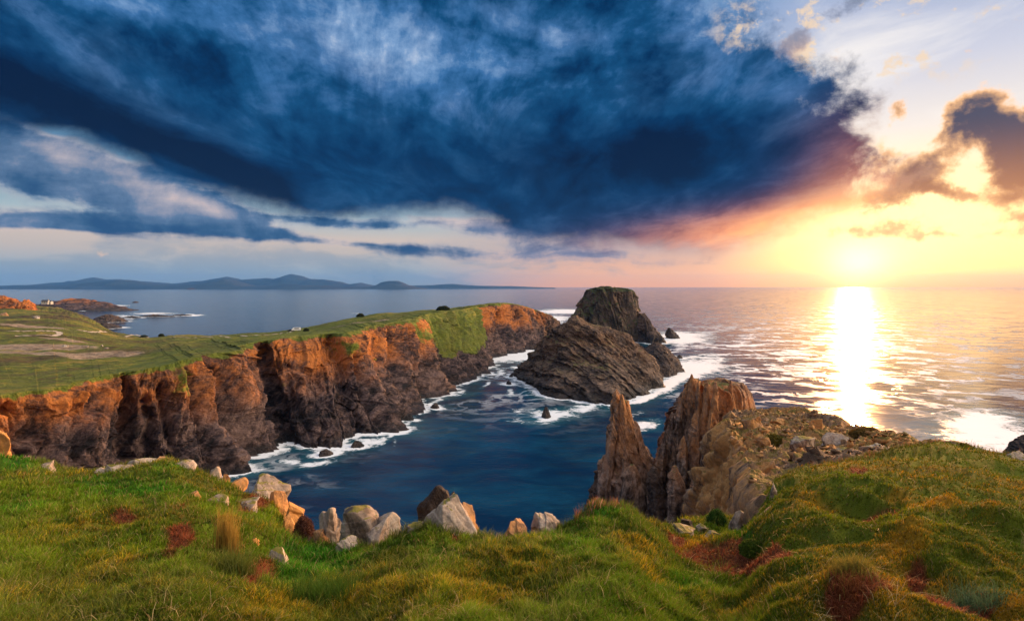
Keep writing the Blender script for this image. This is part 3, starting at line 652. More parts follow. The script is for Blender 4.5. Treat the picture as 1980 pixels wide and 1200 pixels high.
tb = crag('rock_tower', [(731, 1337, 1342, 113, .5), (741, 1334, 1352, 113, 1.4), (748, 1330, 1359, 113, 2), (775, 1318, 1362, 113, 3), (800, 1302, 1364, 113, 4), (835, 1284, 1368, 113, 5), (880, 1271, 1372, 113, 6), (930, 1262, 1378, 113, 7), (990, 1254, 1384, 113, 8), (1040, 1250, 1390, 113, 8)],
     M_pin, 31, sides=7, nth=360, nz=320, L=1.2, amp=.85, noise=.6, ridge=1.3, capr=.1, blk=10., bk=.8, label='dark jagged rock tower with a ragged spiky crest, left half of the twin towers', cat='rock tower', group='twin rock towers on the spur', strike=(1, .3, .30), vfr=.13)
crag('slab', [(905, 1262, 1268, 100, .5), (925, 1255, 1276, 100, 1.2), (955, 1250, 1286, 100, 1.6), (1010, 1248, 1296, 100, 2)], M_dark, 33, sides=5, nth=140, nz=120, L=.8, amp=.35, noise=.5, ridge=.4, parent=tb, **SL)
crag('slab', [(902, 1304, 1310, 96, .5), (925, 1296, 1324, 96, 1.2), (955, 1292, 1334, 96, 1.8), (1010, 1290, 1342, 96, 2.4)], M_pin, 32, sides=5, nth=160, nz=140, L=.9, amp=.4, noise=.4, ridge=.4, parent=tb, **SL)
crag('slab', [(866, 1322, 1330, 104, .6), (890, 1314, 1340, 104, 1.5), (930, 1308, 1350, 104, 2.2), (1010, 1302, 1360, 104, 2.8)], M_pin, 35, sides=6, nth=160, nz=160, L=.9, amp=.5, noise=.6, ridge=.6, parent=tb, **SL)
tc = crag('rock_tower', [(737, 1366, 1420, 107, 1.6), (741, 1360, 1430, 107, 3), (750, 1358, 1438, 107, 4), (770, 1356, 1444, 107, 4.6), (800, 1354, 1450, 107, 5.2), (840, 1350, 1453, 107, 6), (890, 1345, 1458, 107, 7), (940, 1342, 1460, 107, 8), (1010, 1340, 1465, 107, 8)],
     M_pin, 41, sides=7, nth=380, nz=320, L=1.5, amp=.75, noise=.5, ridge=1.2, capr=.1, blk=12., bk=.8, label='broad pale fluted rock tower with mossy top, right half of the twin towers', cat='rock tower', group='twin rock towers on the spur', strike=(1, .35, .10), vfr=.12)
crag('slab', [(858, 1364, 1370, 90, .5), (885, 1358, 1382, 90, 1.3), (925, 1352, 1392, 90, 2), (960, 1350, 1400, 90, 2.4), (1010, 1350, 1408, 90, 2.6)], M_pin, 42, sides=5, nth=160, nz=160, L=.8, amp=.4, noise=.4, ridge=.5, parent=tc, strike=(1, .2, .5), vfr=.15)
crag('slab', [(925, 1342, 1352, 86, .6), (945, 1336, 1362, 86, 1.4), (975, 1332, 1372, 86, 2), (1015, 1328, 1384, 86, 2.2)], M_pin, 43, sides=6, nth=140, nz=110, L=.8, amp=.4, noise=.4, ridge=.4, parent=tc, **SL)
crag('slab', [(885, 1403, 1420, 62, .8), (905, 1394, 1440, 62, 1.8), (940, 1388, 1452, 62, 2.4), (975, 1384, 1462, 62, 3), (1015, 1380, 1470, 62, 3)], M_pin, 44, sides=6, nth=180, nz=150, L=1.1, amp=.3, noise=.35, ridge=.3, parent=tc, **SL)

def splinter(par, xt, yt, xb, wb, D, seed, yb=1000, lean=.3, thick=1.0, mat=None):
    R_ = []
    for k, f in ((0, .03), (.06, .22), (.2, .5), (.45, .75), (.75, .93), (1, 1)):
        y = yt + (yb - yt) * k; x = xt + (xb - xt) * k ** 1.15; w = max(1.2, wb * f)
        R_.append((y, x - w / 2, x + w / 2, D, (.3 + wb * .055 * f) * thick))
    return crag('splinter', R_, mat or M_pin, seed, sides=5, nth=110, nz=170, L=.7, amp=.22, noise=.28, ridge=.35, parent=par, strike=(1, .2, lean), vfr=.15, capr=.1, blk=12., bk=.7)
for i, a in enumerate([(pin, 1202, 762, 1216, 30, 113, 1), (pin, 1213, 774, 1238, 26, 114, 1), (pin, 1186, 800, 1172, 24, 112, 1), (pin, 1226, 838, 1262, 26, 113, 1), (pin, 1180, 862, 1156, 30, 113, 1), (pin, 1208, 862, 1222, 30, 109, 1),
      (tb, 1338, 732, 1330, 40, 109, 1), (tb, 1350, 741, 1348, 34, 108, 1), (tb, 1328, 752, 1308, 40, 110, 1), (tb, 1315, 778, 1288, 36, 109, 1), (tb, 1300, 806, 1270, 34, 110, 1), (tb, 1286, 842, 1262, 30, 108, 1), (tb, 1345, 800, 1340, 34, 104, 1), (tb, 1322, 850, 1312, 34, 103, 1),
      (tc, 1366, 738, 1352, 26, 103, 1), (tc, 1384, 742, 1372, 26, 102, 1), (tc, 1412, 739, 1424, 40, 104, 1), (tc, 1434, 746, 1452, 32, 105, 1), (tc, 1375, 800, 1366, 30, 100, 1), (tc, 1400, 820, 1402, 34, 99, 1)]):
    a = list(a)
    if a[0] is tb: a[2] -= 9; a[5] -= 2.5; a[4] *= .85
    if a[0] is tc: a[2] -= 3; a[5] -= 1
    splinter(*a[:6], 700 + i)
# ------------------------------------------------------------------ rubble spur running out from the grass
SP = [((1500, 1015, 11), (1880, 880, 20)), ((1462, 965, 19), (1775, 862, 31)), ((1446, 915, 32), (1712, 846, 45)), ((1420, 872, 50), (1648, 824, 61)), ((1404, 838, 70), (1575, 803, 81)), ((1416, 812, 88), (1510, 796, 97)), ((1436, 803, 100), (1458, 796, 106))]
Ls = np.array([P3(*a[0]) for a in SP]); Rs_ = np.array([P3(*a[1]) for a in SP])
NA, NB, NC, ND = 520, 120, 300, 50
ta = np.linspace(0, 1, NA) ** 1.0 * (len(SP) - 1)
Lr, Rr = catmull(ta, Ls), catmull(ta, Rs_)
sb = np.linspace(0, 1, NC)
surf = Lr[:, None] * (1 - sb[None, :, None]) + Rr[:, None] * sb[None, :, None]
tl = np.linspace(1, 0, NB + 1)[:-1]
LF = Lr.copy(); LF[:, 0] -= 7; LF[:, 1] -= 3; LF[:, 2] = -2
lc = Lr[:, None] * (1 - tl[None, :, None]) + LF[:, None] * tl[None, :, None]
trr = np.linspace(0, 1, ND + 1)[1:]
RF = Rr.copy(); RF[:, 0] += 9; RF[:, 1] += 10; RF[:, 2] = -2
rc = Rr[:, None] * (1 - trr[None, :, None]) + RF[:, None] * trr[None, :, None]
Gs = np.concatenate([lc, surf, rc], 1)
nn = gnormals(Gs); 
if nn[:, NB + NC // 2, 2].mean() < 0: nn = -nn
X, Y, Z = Gs[..., 0], Gs[..., 1], Gs[..., 2]
sc_ = np.interp(Y, [15, 50], [.35, 1])
cl = np.concatenate([np.ones((NA, NB)), np.repeat((.35 + .65 * (1 - sstep(sb, 0, .12)))[None], NA, 0), np.ones((NA, ND))], 1)
qs = X + .3 * Y + .35 * Z + 1.2 * fbm(X / 6, Y / 6, Z / 6, 3, 71)
dsp = cl * (blocky(qs, Z + 2 * fbm(X / 5, Y / 5, Z / 6, 2, 70), 2.6, 7.0, 81) * .9 + blocky(qs, Z + Y * .4, 1.1, 3.0, 82) * .45 + layers(qs, 1.6, 3) * .9 + layers(qs, .6, 4) * .3 + 1.6 * fbm(X / 5, Y / 5, Z / 14, 4, 72)) + fbm(X / 7, Y / 9, 0, 3, 73) * 1.3 + .55 * fbm(X / 1.4, Y / 1.4, Z / 1.4, 4, 74, ridge=True)
dsp = dsp * sc_
Gs = Gs + nn * dsp[..., None]
spur = mesh('rubble_spur', Gs.reshape(-1, 3), gridf(NA, Gs.shape[1])[:, ::-1], M_spur)
tag(spur, kind='structure')
_sf = Gs[:, NB:NB + NC].reshape(-1, 3)
_su = _sf[:, 0] / _sf[:, 1] * F + CX; _sv = HY - (_sf[:, 2] - EYE) / _sf[:, 1] * F
def spur_at(px, py): return _sf[np.argmin((_su - px) ** 2 + (_sv - py) ** 2)]
SPB = [(1527, 1572, 842, 892, 'grey upright boulder with a split face on the rubble slope'), (1588, 1642, 836, 860, 'long pale slab lying across the top of the rubble slope'),
       (1664, 1716, 856, 877, 'flat pale speckled slab at the grass edge above the glittering sea'), (1602, 1655, 866, 884, 'low cracked grey slab between grass and rubble'),
       (1566, 1592, 808, 842, 'dark knobbly outcrop on the crest of the rubble slope'), (1455, 1505, 884, 912, 'dark flaky boulder half buried in orange rubble'),
       (1440, 1478, 800, 826, 'brown weathered block just right of the twin towers'), (1412, 1442, 842, 878, 'square jointed block at the lip above the gully'),
       (1398, 1420, 828, 852, 'small rounded grey stone below the mossy tower'), (1488, 1520, 806, 822, 'small dark stone on the rubble crest'),
       (1500, 1530, 866, 884, 'tilted tan stone left of the grey upright boulder'), (1575, 1598, 868, 886, 'small grey stone right of the grey upright boulder'),
       (1462, 1490, 838, 858, 'rusty stone in the middle of the orange rubble'), (1610, 1640, 812, 832, 'brown humped outcrop on the skyline of the spur'),
       (1545, 1570, 818, 832, 'thin grey stone below the dark knobbly outcrop'), (1640, 1662, 848, 860, 'pale stone left of the flat speckled slab')]
for i, (x0, x1, y0, y1, lab) in enumerate(SPB):
    p = spur_at((x0 + x1) / 2, y1); D = float(p[1])
    boulder('boulder', x0, x1, y0, y1 + 2, D, 300 + i, M_spur if i not in (0, 1, 2, 3) else M_bould, lab, 'boulders on the rubble spur', 'boulder', deep=.8, n=64, emb=.5, rough=1.3)
# many loose stones: one uncountable scatter
rs = np.random.RandomState(5)
def scatter_stones(name, pts, sizes, mat, seed):
    rs = np.random.RandomState(seed)
    base = []
    ico = []
    for a in range(6):
        for b in range(4):
            th = a / 6 * 2 * math.pi; ph = (b + .5) / 4 * math.pi
            ico.append((math.cos(th) * math.sin(ph), math.sin(th) * math.sin(ph), math.cos(ph)))
    ico = np.array(ico, np.float32); fc = []
    for a in range(6):
        for b in range(3):
            fc.append((a * 4 + b, ((a + 1) % 6) * 4 + b, ((a + 1) % 6) * 4 + b + 1, a * 4 + b + 1)[::-1])
    fc = np.array(fc)
    n = len(pts); k = len(ico)
    rad = rs.uniform(.55, 1.2, (n, k, 1)); sc = np.stack([rs.uniform(.6, 1.3, n), rs.uniform(.6, 1.3, n), rs.uniform(.3, .8, n)], -1)[:, None]
    Vv = ico[None] * rad * sc * np.asarray(sizes)[:, None, None]
    a = rs.uniform(0, 6.28, n); ca, sa = np.cos(a)[:, None], np.sin(a)[:, None]
    x, y = Vv[..., 0] * ca - Vv[..., 1] * sa, Vv[..., 0] * sa + Vv[..., 1] * ca
    Vv = np.stack([x, y, Vv[..., 2]], -1) + np.asarray(pts)[:, None]
    Fc = (fc[None] + (np.arange(n) * k)[:, None, None]).reshape(-1, 4)
    return mesh(name, Vv.reshape(-1, 3), Fc, mat, smooth=False)
ix = rs.randint(0, len(_sf), 3000); sel = _sf[ix]; sel = sel[(sel[:, 1] > 18)]
keep = fbm(sel[:, 0] / 8, sel[:, 1] / 8, 0, 2, 77) > -.25
sel = sel[keep]
so_ = scatter_stones('rubble', sel, (.08 + .55 * rs.uniform(0, 1, len(sel)) ** 3) * np.interp(sel[:, 1], [18, 60], [.5, 1.1]), M_spur, 8)
tag(so_, 'loose orange and grey stones strewn over the spur', 'rubble', kind='stuff')

# ------------------------------------------------------------------ low rocks in the channel and the bay
def reef(name, px, py, wpx, hpx, depth, seed, label, group=None, cat='sea rock', mat=None, n=(150, 70)):
    D = seaD(py); sub = py + hpx * .9
    x0, x1 = px - wpx / 2, px + wpx / 2
    rows = [(py - hpx, px - wpx * .12, px + wpx * .10, D, depth * .12), (py - hpx * .7, px - wpx * .30, px + wpx * .26, D, depth * .4), (py - hpx * .35, px - wpx * .42, px + wpx * .42, D, depth * .7), (py, x0, x1, D, depth), (sub, x0 - wpx * .08, x1 + wpx * .08, D, depth * 1.1)]
    w = wpx / F * D
    return crag(name, rows, mat or M_dark, seed, sides=9, nth=n[0], nz=n[1], L=max(w * .06, .4), amp=w * .012 + .15, noise=w * .03 + .2, ridge=w * .02, label=label, group=group, cat=cat, vfr=1)
chan = [(868, 752, 22, 12, 2.5, 'dark rock in surf at the foot of the headland beside the orange slabs'),
        (842, 788, 18, 9, 2.5, 'small black rock in a ring of foam below the middle of the cliff'),
        (1000, 664, 22, 6, 5, 'flat dark reef at the narrow far end of the channel'),
        (1040, 655, 30, 8, 8, 'broad low reef between the headland tip and the tall stack'),
        (950, 698, 12, 4, 3, 'tiny dark rock in white water along the headland'),
        (1056, 806, 18, 20, 2.5, 'upright pointed rock in the surf at the foot of the broad stack'),
        (984, 742, 10, 6, 2, 'small rock off the left corner of the broad stack'),
        (988, 728, 8, 4, 2, 'tiny rock left of the broad stack, farther up the channel'),
        (1314, 692, 12, 6, 4, 'small dark rock in foam at the right tip of the broad stack'),
        (1090, 640, 20, 8, 8, 'dark rock at the gap below the tall stack'),
        (690, 862, 26, 10, 2.5, 'low brown rock awash at the near foot of the cliff'),
        (630, 878, 30, 10, 2.5, 'long brown rock ledge awash below the cliff beside swirling foam')]
for i, (px, py, w, h, dp, lab) in enumerate(chan):
    reef('sea_rock', px, py, w, h, dp, 400 + i, lab, 'low rocks in the channel', n=(110, 50))
bay = [(215, 600, 90, 5, 50, 'long black spit of rock reaching into the far bay', ), (262, 584.5, 10, 2, 14, 'black skerry off the end of the far spit'),
       (210, 622, 66, 14, 20, 'dark rocky point with a raised knoll in the bay'), (188, 634, 92, 12, 16, 'low dark ledges along the near shore of the bay'),
       (300, 612, 80, 3.4, 7, 'long low reef breaking the waves in the bay'), (352, 610, 40, 2.4, 5, 'thin outer reef in the bay, farthest right'), (255, 614, 40, 3, 8, 'short reef beside the dark rocky point')]
for i, (px, py, w, h, dp, lab) in enumerate(bay):
    reef('shore_rock', px, py, w, h, dp, 440 + i, lab, 'dark rocks of the bay', 'shore rock', n=(220, 60))
reef('far_headland', 150, 598, 190, 19, 95, 451, None, None, cat=None, mat=M_cliff)['kind'] = 'structure'
# ------------------------------------------------------------------ far hills
def hillmat(name, c1, c2):
    m, T = newmat(name); g = T.new('ShaderNodeNewGeometry'); p = V(T, g.outputs['Position'])
    n = T.noise(p, .0012, 6, .6); finish(T, T.mix(T.step(n, .35, .65), c1, c2), .95, T.noise(p, .002, 6, .6), .6, 60)
    return m
M_hill = hillmat('hill', (.012, .022, .030), (.030, .042, .045))
def hills(name, D, sil, wid, seed, **kw):
    sil = np.array(sil, float); n = 1500; m = 30
    px = np.linspace(sil[0, 0], sil[-1, 0], n); py = np.interp(px, sil[:, 0], sil[:, 1])
    ker = np.hanning(9); ker /= ker.sum(); py = np.convolve(np.pad(py, 4, 'edge'), ker, 'valid')
    py = np.where(py < 549, 549 - (549 - py) * 1.16, py)
    X = (px - CX) / F * D; H = EYE + (HY - py) / F * D
    H = H + fbm(X / 400, 0, seed, 4, seed) * 26 * (H > 90)
    v = np.linspace(-1, 1, m)
    Xg = np.repeat(X[:, None], m, 1); Yg = D + v[None] * wid + 0 * Xg
    rid = fbm(Xg / 900, Yg / 900, 0, 4, seed + 3, ridge=True)
    Zg = -4 + (H[:, None] + 4) * (1 - np.abs(v[None]) ** 1.3) * (1 + .0 * rid) + rid * 60 * (np.abs(v[None]) * (1 - np.abs(v[None])) * 4)  * np.clip(H[:, None] / 250, 0, 1)
    o = mesh(name, np.stack([Xg, Yg, Zg], -1).reshape(-1, 3), gridf(n, m), M_hill)
    o.data.flip_normals() if o.data.polygons[0].normal.z < 0 else None
    return o
tag(hills('hills', 19000, [(-900, 553), (-400, 551), (-100, 552), (0, 552.5), (77, 551), (110, 547), (143, 545.5), (180, 537.5), (200, 542), (227, 540.7), (260, 543), (293, 546), (343, 548.6), (400, 542.5), (441, 536.7), (466, 542), (516, 539), (533, 540.5), (563, 532), (586, 536.5), (600, 540), (627, 541), (660, 546), (674, 550), (698, 546), (722, 551.5), (760, 552), (818, 551.5), (875, 549), (920, 552.4), (990, 553), (1070, 556)], 1500, 3), kind='structure')
tag(hills('nearer_hills', 15500, [(-900, 556), (-300, 549), (-60, 553), (60, 551), (130, 550), (190, 546.5), (215, 542.5), (250, 543), (300, 549), (360, 551), (410, 546), (440, 541), (460, 545.5), (490, 552), (520, 551.6), (560, 550), (620, 551.6), (700, 554.5), (725, 553.6), (738, 546), (752, 543.4), (770, 543.8), (786, 549), (803, 555), (830, 558)], 1000, 9), kind='structure')
reef('islet', 370, 559.6, 20, 3.6, 60, 460, 'tiny dark islet on the horizon in front of the hills', cat='islet', n=(80, 30))

# ------------------------------------------------------------------ sea
def shore_pts():
    P = [HEADFOOT[::3]]
    for o in bpy.data.objects:
        if o.type == 'MESH' and o.name.split('.')[0] in ('sea_stack', 'sea_rock', 'shore_rock', 'rock_spur', 'rock_shoulder', 'rock_pinnacle', 'slab', 'rock_tower', 'far_headland'):
            n = len(o.data.vertices); co = np.empty(n * 3, np.float32); o.data.vertices.foreach_get('co', co); co = co.reshape(-1, 3)
            off = np.array(o.location) + (np.array(o.parent.location) if o.parent else 0)
            w = co + off.astype(np.float32)
            w = w[np.abs(w[:, 2]) < 1.0][:, :2]
            P.append(w[::max(1, len(w) // 150)])
    return np.concatenate(P).astype(np.float32)
SH = shore_pts()
NX, NY = 900, 720
pxg = np.interp(np.linspace(0, 1, NX), [0, .06, .94, 1], [-6000, -150, 2130, 8000])
yrow = np.concatenate([[.35, .7], np.linspace(1.0, 560, NY - 6), [700, 1100, 2500, 9000]])
Dg = EYE * F / yrow
XX = (pxg[:, None] - CX) / F * Dg[None]; YY = np.repeat(Dg[None], NX, 0)
ZZ = np.zeros_like(XX, dtype=np.float32)
near = (Dg < 1500)
dist = np.full(XX.shape, 999., np.float32)
msk = (YY < 1500) & (YY > 90) & (XX > -640) & (XX < 520)
pts = np.stack([XX[msk], YY[msk]], -1).astype(np.float32); dm = np.empty(len(pts), np.float32)
for a in range(0, len(pts), 20000):
    p = pts[a:a + 20000]
    d2 = (p ** 2).sum(1)[:, None] + (SH ** 2).sum(1)[None] - 2 * p @ SH.T
    dm[a:a + 20000] = np.sqrt(np.maximum(d2.min(1), 0))
dist[msk] = dm
foam = 1.0 * np.exp(-(dist / np.interp(YY, [100, 250, 700], [2.2, 4.0, 8.0])) ** 1.2)
halo = np.exp(-dist / np.interp(YY, [100, 700], [7, 20])) * .55
# broad surf (px, py, rx, ry, rot deg, strength)
BL = [(1345, 712, 74, 22, -10, 1.1), (1290, 742, 66, 16, -22, 1.1), (1250, 762, 40, 9, -20, .6), (1312, 653, 74, 13, 0, 1.1), (1270, 662, 30, 8, 0, .8), (1385, 698, 30, 8, -20, .4), (1060, 808, 60, 12, -4, .95), (1010, 795, 34, 11, 10, .6), (1150, 790, 60, 8, -12, .75), (1225, 775, 24, 8, -10, .5),
      (990, 687, 60, 14, -12, 1.1), (1020, 704, 46, 14, -25, .9), (950, 722, 24, 8, -22, .8), (930, 745, 14, 5, -40, .7), (1085, 602, 50, 6, 0, 1.1), (1078, 616, 30, 10, 0, .9), (1240, 770, 50, 10, -22, .9), (1060, 650, 22, 10, 0, .6), (985, 760, 12, 14, 0, .6), (990, 730, 14, 14, 0, .45),
      (850, 783, 30, 10, -20, .8), (800, 815, 26, 9, -40, .7), (760, 836, 24, 8, -30, .75), (715, 850, 40, 8, -10, .85), (770, 852, 8, 10, 0, .45), (620, 872, 50, 7, -6, .8), (545, 888, 24, 9, 0, .62), (600, 890, 44, 8, -8, .6), (520, 868, 30, 5, 0, .55), (480, 905, 24, 5, 0, .5), (890, 758, 16, 5, -20, .6), (880, 735, 30, 6, -20, .6),
      (1255, 822, 30, 13, -10, .8), (1235, 800, 26, 8, 0, .5), (1290, 800, 40, 6, 0, .35), (1140, 935, 10, 14, 0, .6), (898, 948, 22, 9, 0, .45), (1905, 832, 84, 40, 4, 1.2), (1960, 850, 60, 40, 0, 1.0), (1850, 830, 30, 12, -10, .5),
      (215, 592, 40, 2.6, -3, .95), (170, 600, 26, 3, 0, .7), (300, 606, 60, 3.0, 0, .75), (375, 609, 26, 2.4, 0, .95), (245, 611, 36, 2.6, 0, .8), (250, 617, 20, 2, 0, .6), (560, 640, 20, 3, 0, .4), (690, 606, 14, 2, 0, .7), (650, 625, 20, 2, 0, .5),
      (1405, 631, 60, 3.2, 4, .55), (1480, 637, 60, 3.0, 3, .55), (1560, 648, 70, 3, 2, .45), (1395, 655, 22, 4, 30, .5), (1430, 658, 50, 3, 0, .45), (1470, 690, 40, 6, 25, .55), (1530, 712, 70, 6, 14, .5), (1590, 730, 60, 5, 5, .35), (1740, 745, 20, 28, -10, .5), (1790, 790, 44, 10, 20, .35), (1580, 695, 50, 4, 0, .35), (1500, 725, 40, 5, 10, .4), (1440, 715, 50, 4, 0, .35), (1390, 610, 70, 1.6, 0, .35), (1560, 598, 50, 1.5, 0, .3), (1380, 680, 20, 5, 10, .4), (1850, 720, 80, 5, 6, .25), (1930, 705, 40, 4, 0, .3), (1620, 665, 50, 4, 0, .3), (1500, 780, 60, 5, 0, .3)]
U, Vv = np.meshgrid(pxg, HY + yrow, indexing='ij')
wob1 = fbm(XX / 24, YY / 40, 0, 3, 81); wob2 = fbm(XX / 24, YY / 40, 5, 3, 82)
Uw = U + wob1 * 700 / Dg[None] * 20; Vw = Vv + wob2 * 900 / Dg[None] * 3
for (bx, by, rx, ry, rot, st) in BL:
    x0 = (bx - CX) / F * seaD(by)
    c, s_ = math.cos(R(rot)), math.sin(R(rot))
    du, dv = Uw - bx, Vw - by
    e_ = np.exp(-(((du * c + dv * s_) / rx) ** 2 + ((-du * s_ + dv * c) / ry) ** 2))
    foam = np.maximum(foam, st * e_); halo = np.maximum(halo, .7 * st * np.sqrt(e_))
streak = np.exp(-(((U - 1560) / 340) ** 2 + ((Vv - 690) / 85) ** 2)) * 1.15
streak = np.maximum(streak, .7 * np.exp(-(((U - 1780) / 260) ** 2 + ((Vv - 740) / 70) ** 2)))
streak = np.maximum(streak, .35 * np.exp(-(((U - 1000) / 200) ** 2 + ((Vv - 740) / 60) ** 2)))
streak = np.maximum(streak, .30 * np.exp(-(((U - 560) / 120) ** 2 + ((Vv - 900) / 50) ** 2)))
open_sea = sstep(U, 1180, 1500)
amp = np.interp(YY, [80, 300, 900, 3000], [.10, .15, .25, 0]) * (1 - open_sea * .55)
ZZ = amp * (fbm(XX / 9, YY / 6, 0, 3, 91) * 1.1 + fbm(XX / 30, YY / 16, 0, 2, 92) * 1.2)
mw, T = newmat('sea_water')
g_ = T.new('ShaderNodeNewGeometry'); p = V(T, g_.outputs['Position'])
pw = T.vm('MULTIPLY', p, (.55, 1, 1))
b1 = T.noise(pw, .16, 4, .55, .4); b2 = T.noise(pw, .75, 6, .6, .3); b3 = T.noise(pw, .035, 4, .6)
fo, ha, stk, tn_ = T.attr('foam'), T.attr('halo'), T.attr('streak'), T.attr('teal')
f1_ = T.noise(p, .20, 9, .68, .8); f2_ = T.noise(p, .9, 7, .7, .5)
ps = T.vm('ADD', T.vm('MULTIPLY', p, (.75, 1, 1)), T.vm('SCALE', T.vm('SUBTRACT', T.noise(p, .03, 4, .6, out=1), (.5, .5, .5)), sc=34))
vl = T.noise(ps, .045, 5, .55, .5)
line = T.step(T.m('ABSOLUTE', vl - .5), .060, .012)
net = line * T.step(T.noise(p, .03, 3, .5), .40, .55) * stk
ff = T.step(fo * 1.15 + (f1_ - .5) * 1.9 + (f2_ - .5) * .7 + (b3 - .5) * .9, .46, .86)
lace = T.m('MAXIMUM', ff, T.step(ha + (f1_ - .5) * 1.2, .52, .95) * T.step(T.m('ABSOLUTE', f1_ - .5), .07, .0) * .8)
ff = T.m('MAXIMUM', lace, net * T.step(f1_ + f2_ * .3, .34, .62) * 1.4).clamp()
deep = T.mix(T.step(b3 * .6 + b1 * .4, .40, .62), (.001, .015, .044), (.004, .044, .088))
wc = T.mix(T.step(ha + (b3 - .5) * .6, .12, .75) * .8, deep, (.030, .17, .20))
col = T.mix(ff, wc, (.80, .84, .86))
op = T.attr('open'); rv = .10 + op * (T.step(b3 + (T.noise(p, .012, 3, .5) - .5), .35, .65) * .05 - .02)
rough = T.mix(ff, T.comb(rv, rv, rv), (.7, .7, .7))
bs = finish(T, col, rough, b1 * .9 * (1.0 - op * .5) + b2 * (.55 - op * .38) + ff * .2, 1.0, .26, .5)
bs.inputs['IOR'].default_value = 1.33
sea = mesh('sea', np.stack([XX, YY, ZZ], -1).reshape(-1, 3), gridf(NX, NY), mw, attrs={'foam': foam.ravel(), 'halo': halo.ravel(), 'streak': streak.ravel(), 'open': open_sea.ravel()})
if sea.data.polygons[NX * NY // 3].normal.z < 0: sea.data.flip_normals()
tag(sea, kind='structure')
# ------------------------------------------------------------------ near clifftop the viewer stands on
Z0 = 48.3
ED = [(-2400, 900, 26), (-900, 880, 24), (-300, 878, 22), (0, 890, 20), (60, 896, 19), (120, 908, 19), (190, 908, 18.5), (260, 900, 18), (330, 893, 17.5), (380, 908, 17), (440, 934, 16), (490, 958, 15), (540, 1000, 13.5), (600, 1052, 11.5), (650, 1062, 10.5), (700, 1056, 10.2), (760, 1042, 10), (830, 1020, 10),
      (900, 1030, 10), (960, 1036, 10), (1040, 1032, 10), (1100, 1012, 10.5), (1150, 996, 11), (1230, 1008, 11.5), (1275, 1012, 13), (1330, 1002, 17), (1380, 1000, 19), (1430, 998, 18), (1465, 975, 16), (1500, 935, 16.5), (1540, 908, 18), (1600, 893, 19), (1700, 882, 20), (1750, 869, 21), (1830, 862, 22), (1900, 874, 21), (1980, 888, 20), (2300, 905, 20), (3400, 930, 22), (6000, 960, 24)]
ED = np.array(ED, float)
def edge_at(px):
    de = np.interp(px, ED[:, 0], ED[:, 2]); ye = np.interp(px, ED[:, 0], ED[:, 1])
    return de, EYE - (ye - HY) / F * de
def plane_z(px, D):
    de, ze = edge_at(px); return Z0 + (ze - Z0) * np.clip(D / de, 0, 1)
def D_of(px, py):
    de, ze = edge_at(px); m = (ze - Z0) / de
    return F * (EYE - Z0) / (np.maximum(py - HY + F * m, 25.0))
# hummocks (px, py of centre, radius px, height m)
HM = [(1180, 1015, 80, .30), (1240, 1050, 60, .15), (1500, 960, 60, .45), (1570, 930, 70, .35), (1620, 985, 60, -.30), (1640, 960, 60, .30), (1400, 1062, 42, .24), (1470, 1075, 40, -.25), (1350, 1080, 60, -.22), (1430, 1100, 55, -.18), (1830, 880, 90, .35), (1950, 915, 50, .30), (1830, 1000, 70, .32), (1940, 1030, 50, .30), (1720, 950, 80, .15), (1690, 1000, 60, -.15),
      (1770, 1060, 60, .22), (1775, 1100, 26, -.18), (1640, 1040, 80, .15), (1860, 1150, 80, -.40), (1950, 1180, 60, .20), (1650, 1190, 70, .32), (1560, 1120, 70, .10), (1300, 1100, 70, .10), (1180, 1130, 100, .12), (830, 1030, 70, .18), (720, 1100, 60, .12), (620, 1120, 80, .12), (520, 1115, 40, -.22), (560, 1070, 50, .15), (450, 1040, 60, .18), (350, 1050, 70, -.08), (540, 1000, 60, .2), (250, 920, 120, .16), (40, 905, 60, .30), (40, 960, 80, .15), (150, 1010, 120, .12), (980, 1090, 100, .08), (360, 930, 80, .12), (1530, 1040, 60, .12), (1480, 1020, 50, .18), (1900, 1080, 80, .15)]
HMw = []
for (px, py, rp, h) in HM:
    D = D_of(px, py); HMw.append(((px - CX) / F * D, D, rp / F * D, rp / F * D * 1.6, h))
def hummock(X, Y):
    r = 0
    for (x, y, a, b, h) in HMw: r = r + h * (.8 if x < 3 else .62) * np.exp(-(((X - x) / a) ** 2 + ((Y - y) / b) ** 2) ** 1.3)
    return r
def ground_z(X, Y):
    px = X / np.maximum(Y, .2) * F + CX; de, ze = edge_at(px)
    z = plane_z(px, Y) + hummock(X, Y)
    k = np.clip(Y / 8, .2, 1)
    z = z + k * (.20 * fbm(X / 1.9, Y / 2.4, 0, 3, 101) + .12 * fbm(X / .6, Y / .8, 0, 3, 102, ridge=True)) + .02 * fbm(X / .16, Y / .16, 0, 2, 103)
    right = sstep(px, 1350, 1550)
    z = z + right * k * .12 * fbm(X / .9, Y / 1.3, 0, 3, 104, ridge=True)
    return z - .5 * sstep(Y / de, .93, 1.0) ** 2 * .5
